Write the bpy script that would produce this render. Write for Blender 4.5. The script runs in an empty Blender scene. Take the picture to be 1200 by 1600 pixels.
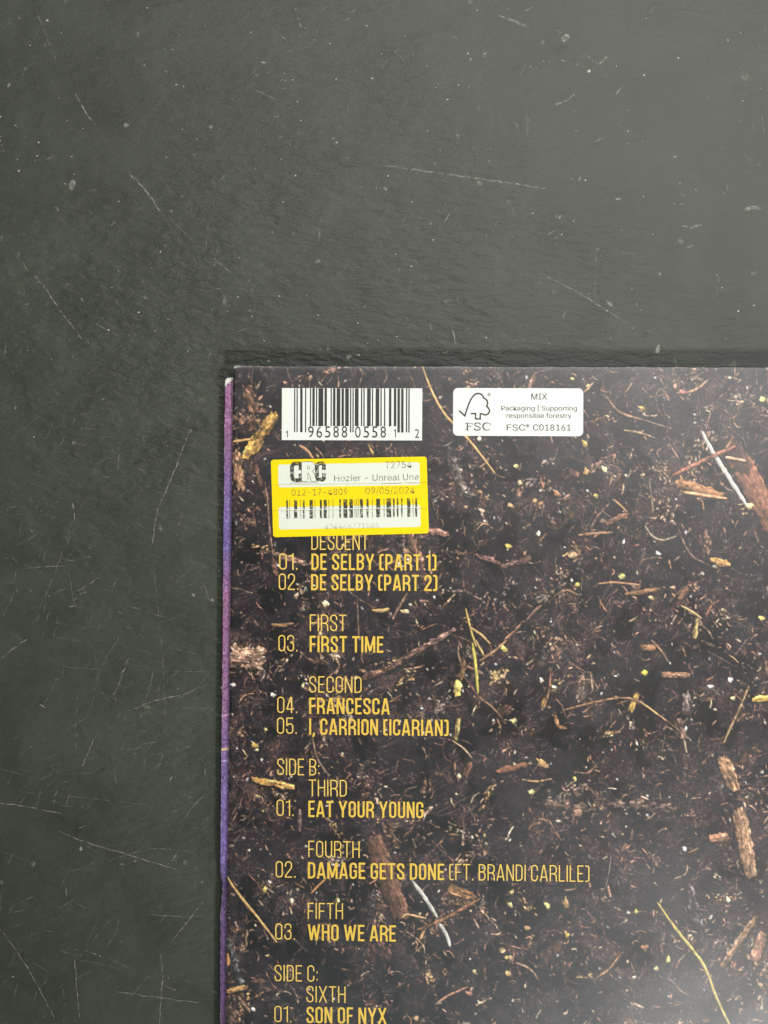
import bpy, math, random
import numpy as np
from mathutils import Matrix, Vector

sc = bpy.context.scene
COL = sc.collection

# ------------------------------------------------------------------ camera
ZT = 0.0036                       # height of the sleeve's printed face above the table
CAM = Vector((0.0, 0.0, 0.1700))
PITCH, YAW = math.radians(1.57), math.radians(0.87)
FWD = Vector((-math.tan(YAW), math.tan(PITCH), -1.0)).normalized()
RIGHT = FWD.cross(Vector((0, 1, 0))).normalized()
UP = RIGHT.cross(FWD).normalized()
cam_d = bpy.data.cameras.new('camera')
cam_d.sensor_fit = 'HORIZONTAL'
cam_d.sensor_width = 36.0
cam_d.lens = 36.0
cam_d.clip_start = 0.005
cam_d.clip_end = 50.0
cam = bpy.data.objects.new('camera', cam_d)
COL.objects.link(cam)
m = Matrix((RIGHT, UP, -FWD)).transposed().to_4x4()
m.translation = CAM
cam.matrix_world = m
sc.camera = cam

# ------------------------------------------------------------------ light
world = bpy.data.worlds.new('World')
sc.world = world
world.use_nodes = True
bg = world.node_tree.nodes['Background']
bg.inputs[0].default_value = (0.93, 1.0, 0.90, 1)
bg.inputs[1].default_value = 0.11


def lamp(name, loc, target, size, power, col):
    d = bpy.data.lights.new(name, 'AREA')
    d.shape = 'RECTANGLE'
    d.size, d.size_y = size
    d.energy = power
    d.color = col
    o = bpy.data.objects.new(name, d)
    COL.objects.link(o)
    o.location = loc
    o.rotation_euler = (Vector(target) - Vector(loc)).to_track_quat('-Z', 'Y').to_euler()
    return o


sd = bpy.data.lights.new('ceiling_lamp', 'SPOT')
sd.energy = 1500.0
sd.color = (1.0, 0.985, 0.945)
sd.shadow_soft_size = 0.24
sd.spot_size = math.radians(9.8)
sd.spot_blend = 1.0
so = bpy.data.objects.new('ceiling_lamp', sd)
COL.objects.link(so)
so.location = (1.45, -2.30, 1.75)
so.rotation_euler = (Vector((0.115, 0.095, 0)) - so.location).to_track_quat('-Z', 'Y').to_euler()
lamp('ceiling_panel', (0.75, 1.20, 2.05), (0, 0, 0), (2.6, 1.8), 72.0, (1.0, 0.99, 0.95))
lamp('added_sheen_light', (0.20, -1.80, 2.0), (0, 0, 0), (1.2, 0.8), 4.2, (0.76, 0.97, 1.0))  # no known window: cool panel added for the faint sheen low on the sleeve

vs = sc.view_settings
vs.view_transform = 'Standard'
vs.look = 'None'
vs.exposure = 0.0
vs.gamma = 1.0
vs.use_curve_mapping = False


# ------------------------------------------------------------------ helpers
def at(px, py, z):
    """Point on the level plane z that the photograph shows at (px, py)."""
    r = FWD + RIGHT * ((px - 600.0) / 1200.0) - UP * ((py - 800.0) / 1200.0)
    return CAM + r * ((z - CAM.z) / r.z)


def at_np(px, py, z):
    px = np.asarray(px, float); py = np.asarray(py, float)
    r = (np.array(FWD)[None] + np.array(RIGHT)[None] * ((px - 600) / 1200)[:, None]
         - np.array(UP)[None] * ((py - 800) / 1200)[:, None])
    k = (np.asarray(z, float) - CAM.z) / r[:, 2]
    return np.array(CAM)[None] + r * k[:, None]


def srgb(r, g, b, a=1.0):
    def f(c):
        c /= 255.0
        return c / 12.92 if c <= 0.04045 else ((c + 0.055) / 1.055) ** 2.4
    return (f(r), f(g), f(b), a)


def to_lin(a):
    a = np.clip(a, 0, 1)
    return np.where(a <= 0.04045, a / 12.92, ((a + 0.055) / 1.055) ** 2.4)


def mat(name, color=None, rough=0.4, attr=None, spec=0.5):
    mt = bpy.data.materials.new(name)
    mt.use_nodes = True
    b = mt.node_tree.nodes['Principled BSDF']
    b.inputs['Roughness'].default_value = rough
    b.inputs['Specular IOR Level'].default_value = spec
    if color:
        b.inputs['Base Color'].default_value = color
    if attr:
        a = mt.node_tree.nodes.new('ShaderNodeAttribute')
        a.attribute_name = attr
        mt.node_tree.links.new(a.outputs['Color'], b.inputs['Base Color'])
    return mt


def nodes(mt):
    return mt.node_tree.nodes, mt.node_tree.links, mt.node_tree.nodes['Principled BSDF']


def raw_mesh(name, V, quads, parent=None, mats=(), colors=None, face_mat=None, origin=(0, 0, 0)):
    """One mesh object out of numpy arrays: V (n,3) world points, quads (m,4)."""
    me = bpy.data.meshes.new(name)
    V = np.asarray(V, np.float32) - np.asarray(origin, np.float32)[None]
    Q = np.asarray(quads, np.int32)
    me.vertices.add(len(V)); me.vertices.foreach_set('co', V.ravel())
    me.loops.add(Q.size); me.loops.foreach_set('vertex_index', Q.ravel())
    me.polygons.add(len(Q))
    me.polygons.foreach_set('loop_start', np.arange(0, Q.size, 4, dtype=np.int32))
    for mt in mats:
        me.materials.append(mt)
    if face_mat is not None:
        me.polygons.foreach_set('material_index', np.asarray(face_mat, np.int32))
    me.update(calc_edges=True)
    if colors is not None:
        ca = me.color_attributes.new('print', 'FLOAT_COLOR', 'POINT')
        c4 = np.ones((len(V), 4), np.float32); c4[:, :3] = colors
        ca.data.foreach_set('color', c4.ravel())
    o = bpy.data.objects.new(name, me)
    COL.objects.link(o)
    if parent is not None:
        o.parent = parent
    return o


class Ink:
    """Collects flat marks in photograph pixels; build() lays them on a plane as ONE mesh."""
    def __init__(self):
        self.v, self.f, self.z, self.m, self.n = [], [], [], [], 0

    def poly(self, pts, mi=0):
        b = len(self.v)
        self.v += [tuple(p) for p in pts]
        self.z += [self.n * 2.0e-6] * len(pts)
        self.f.append(tuple(range(b, b + len(pts)))); self.m.append(mi)
        self.n += 1

    def ribbon(self, P, w, closed=False, mi=0, taper=None):
        P = [np.array(p, float) for p in P]
        n = len(P)
        if n < 2:
            return
        L, R = [], []
        for i in range(n):
            if closed:
                a, c = P[(i - 1) % n], P[(i + 1) % n]
            else:
                a, c = P[max(i - 1, 0)], P[min(i + 1, n - 1)]
            d1 = P[i] - a; d2 = c - P[i]
            d1 = d1 / np.linalg.norm(d1) if np.linalg.norm(d1) > 1e-9 else None
            d2 = d2 / np.linalg.norm(d2) if np.linalg.norm(d2) > 1e-9 else None
            if d1 is None: d1 = d2
            if d2 is None: d2 = d1
            n1 = np.array((-d1[1], d1[0])); n2 = np.array((-d2[1], d2[0]))
            nn = n1 + n2
            l = np.linalg.norm(nn)
            nn = nn / l if l > 1e-6 else n1
            k = max(np.dot(nn, n1), 0.42)
            ww = w if taper is None else w * taper[i]
            L.append(P[i] + nn * ww / 2 / k); R.append(P[i] - nn * ww / 2 / k)
        b = len(self.v)
        for l_, r_ in zip(L, R):
            self.v += [tuple(l_), tuple(r_)]
        self.z += [self.n * 2.0e-6] * (2 * n)
        for i in range(n if closed else n - 1):
            j = (i + 1) % n
            self.f.append((b + 2 * i, b + 2 * i + 1, b + 2 * j + 1, b + 2 * j)); self.m.append(mi)
        self.n += 1

    def rect(self, x0, y0, x1, y1, mi=0):
        self.poly([(x0, y0), (x1, y0), (x1, y1), (x0, y1)], mi)

    def mesh(self, V2, F, mi=0):
        b = len(self.v)
        self.v += [tuple(p) for p in V2]
        self.z += [self.n * 2.0e-6] * len(V2)
        for f in F:
            self.f.append(tuple(b + i for i in f)); self.m.append(mi)
        self.n += 1

    def build(self, name, z, mats, parent=None, origin=(0, 0, 0)):
        A = np.array(self.v)
        V = at_np(A[:, 0], A[:, 1], z + np.array(self.z)) - np.array(origin)[None]
        me = bpy.data.meshes.new(name)
        me.from_pydata([tuple(p) for p in V], [], self.f)
        for mt in mats:
            me.materials.append(mt)
        me.polygons.foreach_set('material_index', self.m)
        # every face looks up
        me.update()
        fl = [p.index for p in me.polygons if p.normal.z < 0]
        if fl:
            import bmesh
            bm = bmesh.new(); bm.from_mesh(me); bm.faces.ensure_lookup_table()
            bmesh.ops.reverse_faces(bm, faces=[bm.faces[i] for i in fl])
            bm.to_mesh(me); bm.free()
        o = bpy.data.objects.new(name, me)
        COL.objects.link(o)
        if parent is not None:
            o.parent = parent
        return o


def slab(name, outline, z0, z1, mt, parent, origin, bev=0.0):
    """A thin card with the outline given in pixels on its top face, from z0 up to z1."""
    A = np.array(outline, float)
    top = at_np(A[:, 0], A[:, 1], np.full(len(A), z1)) - np.array(origin)[None]
    bot = top.copy(); bot[:, 2] = z0 - origin[2]
    n = len(A)
    me = bpy.data.meshes.new(name)
    F = [tuple(range(n))[::-1], tuple(range(n, 2 * n))]
    F += [(i, (i + 1) % n, n + (i + 1) % n, n + i) for i in range(n)]
    me.from_pydata([tuple(p) for p in np.vstack([top, bot])], [], F)
    import bmesh
    bm = bmesh.new(); bm.from_mesh(me)
    bmesh.ops.recalc_face_normals(bm, faces=bm.faces)
    bm.to_mesh(me); bm.free()
    me.materials.append(mt)
    o = bpy.data.objects.new(name, me)
    COL.objects.link(o); o.parent = parent
    return o


def arc(cx, cy, rx, ry, a0, a1, n=9):
    return [(cx + rx * math.cos(math.radians(a0 + (a1 - a0) * i / n)),
             cy + ry * math.sin(math.radians(a0 + (a1 - a0) * i / n))) for i in range(n + 1)]


def round_quad(tl, tr, br, bl, r, n=6):
    """Quad with rounded corners, pixels."""
    P = [np.array(p, float) for p in (tl, tr, br, bl)]
    out = []
    for i in range(4):
        p, a, c = P[i], P[i - 1], P[(i + 1) % 4]
        da = (a - p) / np.linalg.norm(a - p); dc = (c - p) / np.linalg.norm(c - p)
        for k in range(n + 1):
            t = k / n
            ang = t * math.pi / 2
            out.append(tuple(p + da * r * (1 - math.sin(ang)) + dc * r * (1 - math.cos(ang))))
    return out


# ------------------------------------------------------------------ numpy noise
rng = np.random.default_rng(41)
random.seed(41)


def _h(ix, iy, s):
    n = (ix.astype(np.int64) * 374761393 + iy.astype(np.int64) * 668265263 + s * 1442695041) & 0x7fffffff
    n = ((n ^ (n >> 13)) * 1274126177) & 0x7fffffff
    return ((n ^ (n >> 16)) & 0xffff) / 65535.0


def vn(x, y, s=0):
    x = np.asarray(x, float); y = np.asarray(y, float)
    ix = np.floor(x); iy = np.floor(y)
    fx = x - ix; fy = y - iy
    fx = fx * fx * (3 - 2 * fx); fy = fy * fy * (3 - 2 * fy)
    a, b = _h(ix, iy, s), _h(ix + 1, iy, s)
    c, d = _h(ix, iy + 1, s), _h(ix + 1, iy + 1, s)
    return (a * (1 - fx) + b * fx) * (1 - fy) + (c * (1 - fx) + d * fx) * fy


def fbm(x, y, s=0, o=4, g=0.5):
    t = 0; a = 1.0; n = 0
    for k in range(o):
        t = t + a * vn(x * 2 ** k + 17.3 * k, y * 2 ** k - 9.1 * k, s + k); n += a; a *= g
    return t / n


def sstep(a, b, x):
    t = np.clip((x - a) / (b - a), 0, 1)
    return t * t * (3 - 2 * t)


# ------------------------------------------------------------------ the table
def table():
    mt = mat('dark_vinyl', srgb(47, 48, 41), 0.42, None, 0.36)
    N, L, B = nodes(mt)
    tc = N.new('ShaderNodeTexCoord')
    mp = N.new('ShaderNodeMapping'); L.new(tc.outputs['Object'], mp.inputs[0])
    mp.inputs['Rotation'].default_value = (0, 0, math.radians(12))
    mp.inputs['Scale'].default_value = (240, 600, 400)
    wr = N.new('ShaderNodeTexNoise'); wr.inputs['Scale'].default_value = 1.0
    wr.inputs['Detail'].default_value = 3.0; wr.inputs['Roughness'].default_value = 0.55
    wr.inputs['Distortion'].default_value = 0.35
    L.new(mp.outputs[0], wr.inputs['Vector'])
    fine = N.new('ShaderNodeTexNoise'); fine.inputs['Scale'].default_value = 2600
    fine.inputs['Detail'].default_value = 2.0
    L.new(tc.outputs['Object'], fine.inputs['Vector'])
    # how strongly the grain shows varies over the sheet
    big = N.new('ShaderNodeTexNoise'); big.inputs['Scale'].default_value = 16
    big.inputs['Detail'].default_value = 3
    L.new(tc.outputs['Object'], big.inputs['Vector'])
    mr = N.new('ShaderNodeMapRange'); L.new(big.outputs[0], mr.inputs[0])
    mr.inputs[1].default_value = 0.36; mr.inputs[2].default_value = 0.66
    mr.inputs[3].default_value = 0.5; mr.inputs[4].default_value = 1.0
    vd = N.new('ShaderNodeVectorMath'); vd.operation = 'DISTANCE'
    L.new(tc.outputs['Object'], vd.inputs[0]); vd.inputs[1].default_value = (-0.06, 0.0, 0)
    wm = N.new('ShaderNodeMapRange'); L.new(vd.outputs['Value'], wm.inputs[0])
    wm.inputs[1].default_value = 0.045; wm.inputs[2].default_value = 0.14
    wm.inputs[3].default_value = 1.25; wm.inputs[4].default_value = 0.28
    wx = N.new('ShaderNodeMath'); wx.operation = 'MULTIPLY'
    L.new(mr.outputs[0], wx.inputs[0]); L.new(wm.outputs[0], wx.inputs[1])
    mr = wx
    hm = N.new('ShaderNodeMath'); hm.operation = 'MULTIPLY'
    L.new(wr.outputs[0], hm.inputs[0]); L.new(mr.outputs[0], hm.inputs[1])
    ha = N.new('ShaderNodeMath'); ha.operation = 'MULTIPLY_ADD'
    L.new(fine.outputs[0], ha.inputs[0]); ha.inputs[1].default_value = 0.12
    L.new(hm.outputs[0], ha.inputs[2])
    bp = N.new('ShaderNodeBump'); bp.inputs['Strength'].default_value = 0.70
    bp.inputs['Distance'].default_value = 0.00078
    L.new(ha.outputs[0], bp.inputs['Height']); L.new(bp.outputs[0], B.inputs['Normal'])
    # worn, slightly chalky patches
    sm = N.new('ShaderNodeTexNoise'); sm.inputs['Scale'].default_value = 55
    sm.inputs['Detail'].default_value = 6; sm.inputs['Roughness'].default_value = 0.65
    sm.inputs['Distortion'].default_value = 0.6
    L.new(tc.outputs['Object'], sm.inputs['Vector'])
    cr = N.new('ShaderNodeValToRGB'); L.new(sm.outputs[0], cr.inputs[0])
    cr.color_ramp.elements[0].position = 0.30; cr.color_ramp.elements[0].color = srgb(43, 46, 39)
    cr.color_ramp.elements[1].position = 0.78; cr.color_ramp.elements[1].color = srgb(59, 62, 53)
    L.new(cr.outputs[0], B.inputs['Base Color'])
    rr = N.new('ShaderNodeMapRange'); L.new(sm.outputs[0], rr.inputs[0])
    rr.inputs[3].default_value = 0.38; rr.inputs[4].default_value = 0.52
    L.new(rr.outputs[0], B.inputs['Roughness'])

    # scuff: chalky line broken by the grain
    def scuff_mat(name, col, lo, hi, sc_):
        s = mat(name, col, 0.6)
        N2, L2, B2 = nodes(s)
        t2 = N2.new('ShaderNodeTexCoord')
        n2 = N2.new('ShaderNodeTexNoise'); n2.inputs['Scale'].default_value = sc_
        n2.inputs['Detail'].default_value = 3
        L2.new(t2.outputs['Object'], n2.inputs['Vector'])
        r2 = N2.new('ShaderNodeMapRange'); L2.new(n2.outputs[0], r2.inputs[0])
        r2.inputs[1].default_value = lo; r2.inputs[2].default_value = hi
        r2.inputs[3].default_value = 0.0; r2.inputs[4].default_value = 0.85
        L2.new(r2.outputs[0], B2.inputs['Alpha'])
        return s
    sc1 = scuff_mat('scuff', srgb(132, 133, 123), 0.36, 0.72, 900)
    sc2 = scuff_mat('faint_scuff', srgb(112, 114, 103), 0.40, 0.85, 700)
    dust = mat('dust', srgb(146, 147, 136), 0.7)

    ink = Ink()
    # the marks one can follow in the photograph
    marks = [
        ([(53, 430), (72, 452), (97, 490), (129, 530)], 1.9, 1), ([(335, 404), (360, 426)], 1.5, 1),
        ([(118, 147), (133, 175), (149, 195)], 2.4, 1), ([(56, 15), (70, 50), (88, 95)], 2.2, 2),
        ([(202, 270), (230, 300), (250, 330)], 2.6, 1), ([(262, 338), (290, 365), (318, 392)], 2.2, 2),
        ([(330, 330), (324, 365), (320, 396)], 2.0, 2),
        ([(600, 258), (655, 266), (720, 275), (800, 286), (858, 296)], 2.6, 1),
        ([(780, 24), (805, 34), (826, 44)], 4.2, 1), ([(820, 18), (832, 10)], 2.4, 2),
        ([(892, 70), (920, 90), (936, 100), (950, 125)], 2.6, 2), ([(936, 100), (948, 88)], 2.6, 1),
        ([(962, 148), (974, 134)], 3.0, 1), ([(868, 163), (885, 158), (898, 148)], 3.4, 1),
        ([(822, 170), (824, 210)], 3.0, 2), ([(960, 190), (990, 212), (1024, 235)], 2.2, 2),
        ([(1162, 328), (1176, 324), (1188, 326)], 7.0, 1), ([(1066, 352), (1080, 356), (1092, 352)], 4.0, 1),
        ([(1188, 170), (1192, 195), (1196, 216)], 1.6, 2), ([(840, 425), (900, 455), (985, 508)], 1.6, 1),
        ([(930, 475), (930, 430), (932, 370)], 2.0, 2), ([(935, 465), (952, 442)], 1.6, 2),
        ([(955, 394), (995, 396)], 2.4, 2), ([(912, 408), (930, 414)], 2.4, 2),
        ([(1122, 435), (1120, 460)], 3.0, 2), ([(1060, 18), (1100, 26)], 2.0, 2),
        ([(303, 663), (290, 690), (275, 730), (258, 770), (245, 798), (238, 850)], 1.7, 1),
        ([(330, 551), (326, 557)], 1.6, 1), ([(268, 588), (284, 600)], 1.4, 2),
        ([(117, 805), (108, 830), (95, 870), (80, 910), (62, 950)], 1.7, 2),
        ([(157, 900), (140, 912), (120, 924)], 1.6, 1), ([(107, 888), (112, 920), (115, 947)], 1.6, 2),
        ([(0, 1030), (20, 1014), (42, 999)], 1.8, 1), ([(10, 985), (40, 1003)], 1.4, 2),
        ([(201, 1028), (192, 1050), (186, 1068), (177, 1086)], 1.9, 1),
        ([(240, 880), (244, 930), (250, 980), (255, 1040), (258, 1100), (258, 1150)], 1.7, 2),
        ([(183, 1000), (168, 1025), (155, 1050), (152, 1070)], 1.7, 2),
        ([(145, 1075), (165, 1085), (195, 1100)], 1.6, 2), ([(202, 1110), (240, 1095), (285, 1085), (325, 1068)], 1.5, 1),
        ([(265, 1092), (290, 1087), (310, 1072), (326, 1054)], 1.5, 2),
        ([(147, 1155), (140, 1170), (128, 1198)], 1.7, 1), ([(98, 1038), (104, 1043), (160, 1046)], 1.5, 2),
        ([(319, 911), (327, 938)], 1.4, 1), ([(266, 1151), (300, 1172), (322, 1195)], 1.5, 2),
        ([(200, 1036), (250, 1048), (300, 1050), (328, 1048)], 1.2, 2), ([(260, 1010), (310, 1023)], 1.2, 2),
        ([(0, 1255), (30, 1258), (95, 1271)], 1.8, 1), ([(20, 1236), (100, 1243), (190, 1253), (240, 1260)], 1.5, 2),
        ([(108, 1240), (104, 1256)], 1.5, 1), ([(90, 1298), (130, 1315), (175, 1328), (225, 1343), (275, 1358)], 1.7, 1),
        ([(275, 1333), (270, 1345), (262, 1350)], 1.6, 1), ([(283, 1305), (275, 1333), (275, 1356)], 1.5, 2),
        ([(170, 1345), (200, 1334), (240, 1326), (310, 1330)], 1.4, 2),
        ([(0, 1452), (20, 1478), (45, 1515), (65, 1552), (85, 1590)], 1.6, 1),
        ([(117, 1500), (120, 1545), (124, 1590)], 1.6, 1),
        ([(251, 1490), (254, 1525), (252, 1560), (249, 1600)], 1.7, 1),
        ([(133, 1484), (158, 1494)], 1.7, 1), ([(160, 1495), (180, 1502), (205, 1513)], 1.4, 2),
        ([(318, 1408), (300, 1430), (285, 1450), (270, 1470)], 1.5, 1),
        ([(180, 1549), (230, 1556), (280, 1563), (315, 1567)], 1.3, 1), ([(232, 1525), (215, 1545), (205, 1558)], 1.5, 2),
        ([(258, 1540), (275, 1547)], 1.3, 1), ([(103, 1363), (130, 1357), (150, 1346)], 1.3, 2),
        ([(103, 1383), (104, 1400)], 2.4, 2), ([(72, 1334), (82, 1344)], 1.5, 2), ([(24, 1330), (12, 1350)], 1.5, 2),
        ([(305, 1352), (304, 1390)], 1.4, 2), ([(257, 1282), (268, 1270), (275, 1265)], 1.5, 2),
        ([(186, 1349), (194, 1351)], 3.0, 1),
    ]
    rr_ = random.Random(5)
    for P, w, k in marks:
        # resample with a little wander so no line is ruler straight
        Q = []
        for (a, b) in zip(P[:-1], P[1:]):
            n = max(2, int(math.dist(a, b) / 7))
            for i in range(n):
                t = i / n
                Q.append((a[0] + (b[0] - a[0]) * t + rr_.gauss(0, .45), a[1] + (b[1] - a[1]) * t + rr_.gauss(0, .45)))
        Q.append(P[-1])
        tp = [0.35 + 0.65 * math.sin(math.pi * (i + .5) / len(Q)) ** .5 * rr_.uniform(.6, 1.2) for i in range(len(Q))]
        ink.ribbon(Q, w, mi=k, taper=tp)
    # short random scuffs all over the table, more of them than one can follow
    for i in range(2600):
        x, y = rr_.uniform(-350, 1550), rr_.uniform(-350, 1950)
        if x > 350 and y > 575:
            continue
        if float(fbm(x / 120, y / 120, 301, 2)) < rr_.uniform(.30, .72):
            continue
        a = rr_.gauss(math.radians(115), 0.9); l = rr_.lognormvariate(2.3, .7)
        Q = []; px, py = x, y
        for k in range(6):
            Q.append((px, py)); a += rr_.gauss(0, .12)
            px += math.cos(a) * l / 5; py += math.sin(a) * l / 5
        ink.ribbon(Q, rr_.uniform(.7, 2.0), mi=2 if rr_.random() < .88 else 1, taper=[.4, .9, 1, 1, .8, .3])
    # the much handled strip beside the sleeve: many fine crossing scuffs
    for i in range(520):
        x, y = rr_.uniform(-60, 325), rr_.uniform(640, 1700)
        if float(fbm(x / 110, y / 110, 361, 2)) < rr_.uniform(.30, .70):
            continue
        a = rr_.choice([math.radians(112), math.radians(112), math.radians(8), math.radians(150)]) + rr_.gauss(0, .22)
        l = rr_.lognormvariate(3.2, .6)
        Q = []; px, py = x, y
        for k in range(8):
            Q.append((px, py)); a += rr_.gauss(0, .05)
            px += math.cos(a) * l / 7; py += math.sin(a) * l / 7
        if max(p[0] for p in Q) > 336: continue
        ink.ribbon(Q, rr_.uniform(.6, 1.3), mi=2, taper=[.3, .7, 1, .8, 1, .9, .6, .3])
    # rubbed spots
    for i in range(700):
        x, y = rr_.uniform(-350, 1550), rr_.uniform(-350, 1950)
        if x > 350 and y > 575:
            continue
        if y > 600 and rr_.random() < .5:
            continue
        r = rr_.lognormvariate(1.1, .5); e = rr_.uniform(.3, .9); a0 = rr_.uniform(0, 3.1)
        pts = []
        for k in range(9):
            t = k / 9 * 2 * math.pi; q = r * rr_.uniform(.55, 1.2)
            u, v = q * math.cos(t), q * e * math.sin(t)
            pts.append((x + u * math.cos(a0) - v * math.sin(a0), y + u * math.sin(a0) + v * math.cos(a0)))
        ink.poly(pts, 1 if rr_.random() < .35 else 2)
    # dust
    for i in range(2400):
        x, y = rr_.uniform(-350, 1550), rr_.uniform(-350, 1950)
        if x > 350 and y > 575:
            continue
        if y > 560 and rr_.random() < .85:
            continue
        if float(fbm(x / 90, y / 90, 331, 2)) < rr_.uniform(.30, .72):
            continue
        r = rr_.lognormvariate(-.34, .36)
        pts = []
        for k in range(6):
            t = k / 6 * 2 * math.pi; q = r * rr_.uniform(.6, 1.25)
            pts.append((x + q * math.cos(t) * 1.25, y + q * math.sin(t)))
        ink.poly(pts, 3)

    o = ink.build('table', 0.00003, [mt, sc1, sc2, dust])
    import bmesh
    bm = bmesh.new(); bm.from_mesh(o.data)
    w = 0.75
    v = [bm.verts.new(p) for p in ((-w, -w, 0), (w, -w, 0), (w, w, 0), (-w, w, 0),
                                   (-w, -w, -.025), (w, -w, -.025), (w, w, -.025), (-w, w, -.025))]
    for q in ((0, 1, 2, 3), (7, 6, 5, 4), (0, 4, 5, 1), (1, 5, 6, 2), (2, 6, 7, 3), (3, 7, 4, 0)):
        f = bm.faces.new([v[i] for i in q]); f.material_index = 0
    bm.to_mesh(o.data); bm.free()
    o['kind'] = 'structure'
    o['label'] = 'scuffed dark grey tabletop with fine leathery grain'
    return o


table()

# ------------------------------------------------------------------ the record sleeve
P0 = np.array(at(364.5, 571, ZT)); P1 = np.array(at(1200, 573.2, ZT))
EX = (P1 - P0) / np.linalg.norm(P1 - P0)
EY = np.array((EX[1], -EX[0], 0.0))                  # down the sleeve
PX = 0.1375e-3                                        # one photograph pixel on the sleeve
SIDE = 0.315
SL = P0 + EX * SIDE / 2 + EY * SIDE / 2
ORG = (float(SL[0]), float(SL[1]), 0.0)


def uv(px, py):
    p = np.array(at(px, py, ZT)) - P0
    return (float(p @ EX) / PX, float(p @ EY) / PX)


sleeve = bpy.data.objects.new('record_sleeve', None)
COL.objects.link(sleeve)
sleeve.location = ORG
sleeve.empty_display_size = 0.05
sleeve['label'] = 'black vinyl record sleeve with gold track list and yellow price sticker on dark table'
sleeve['category'] = 'record sleeve'


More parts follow.
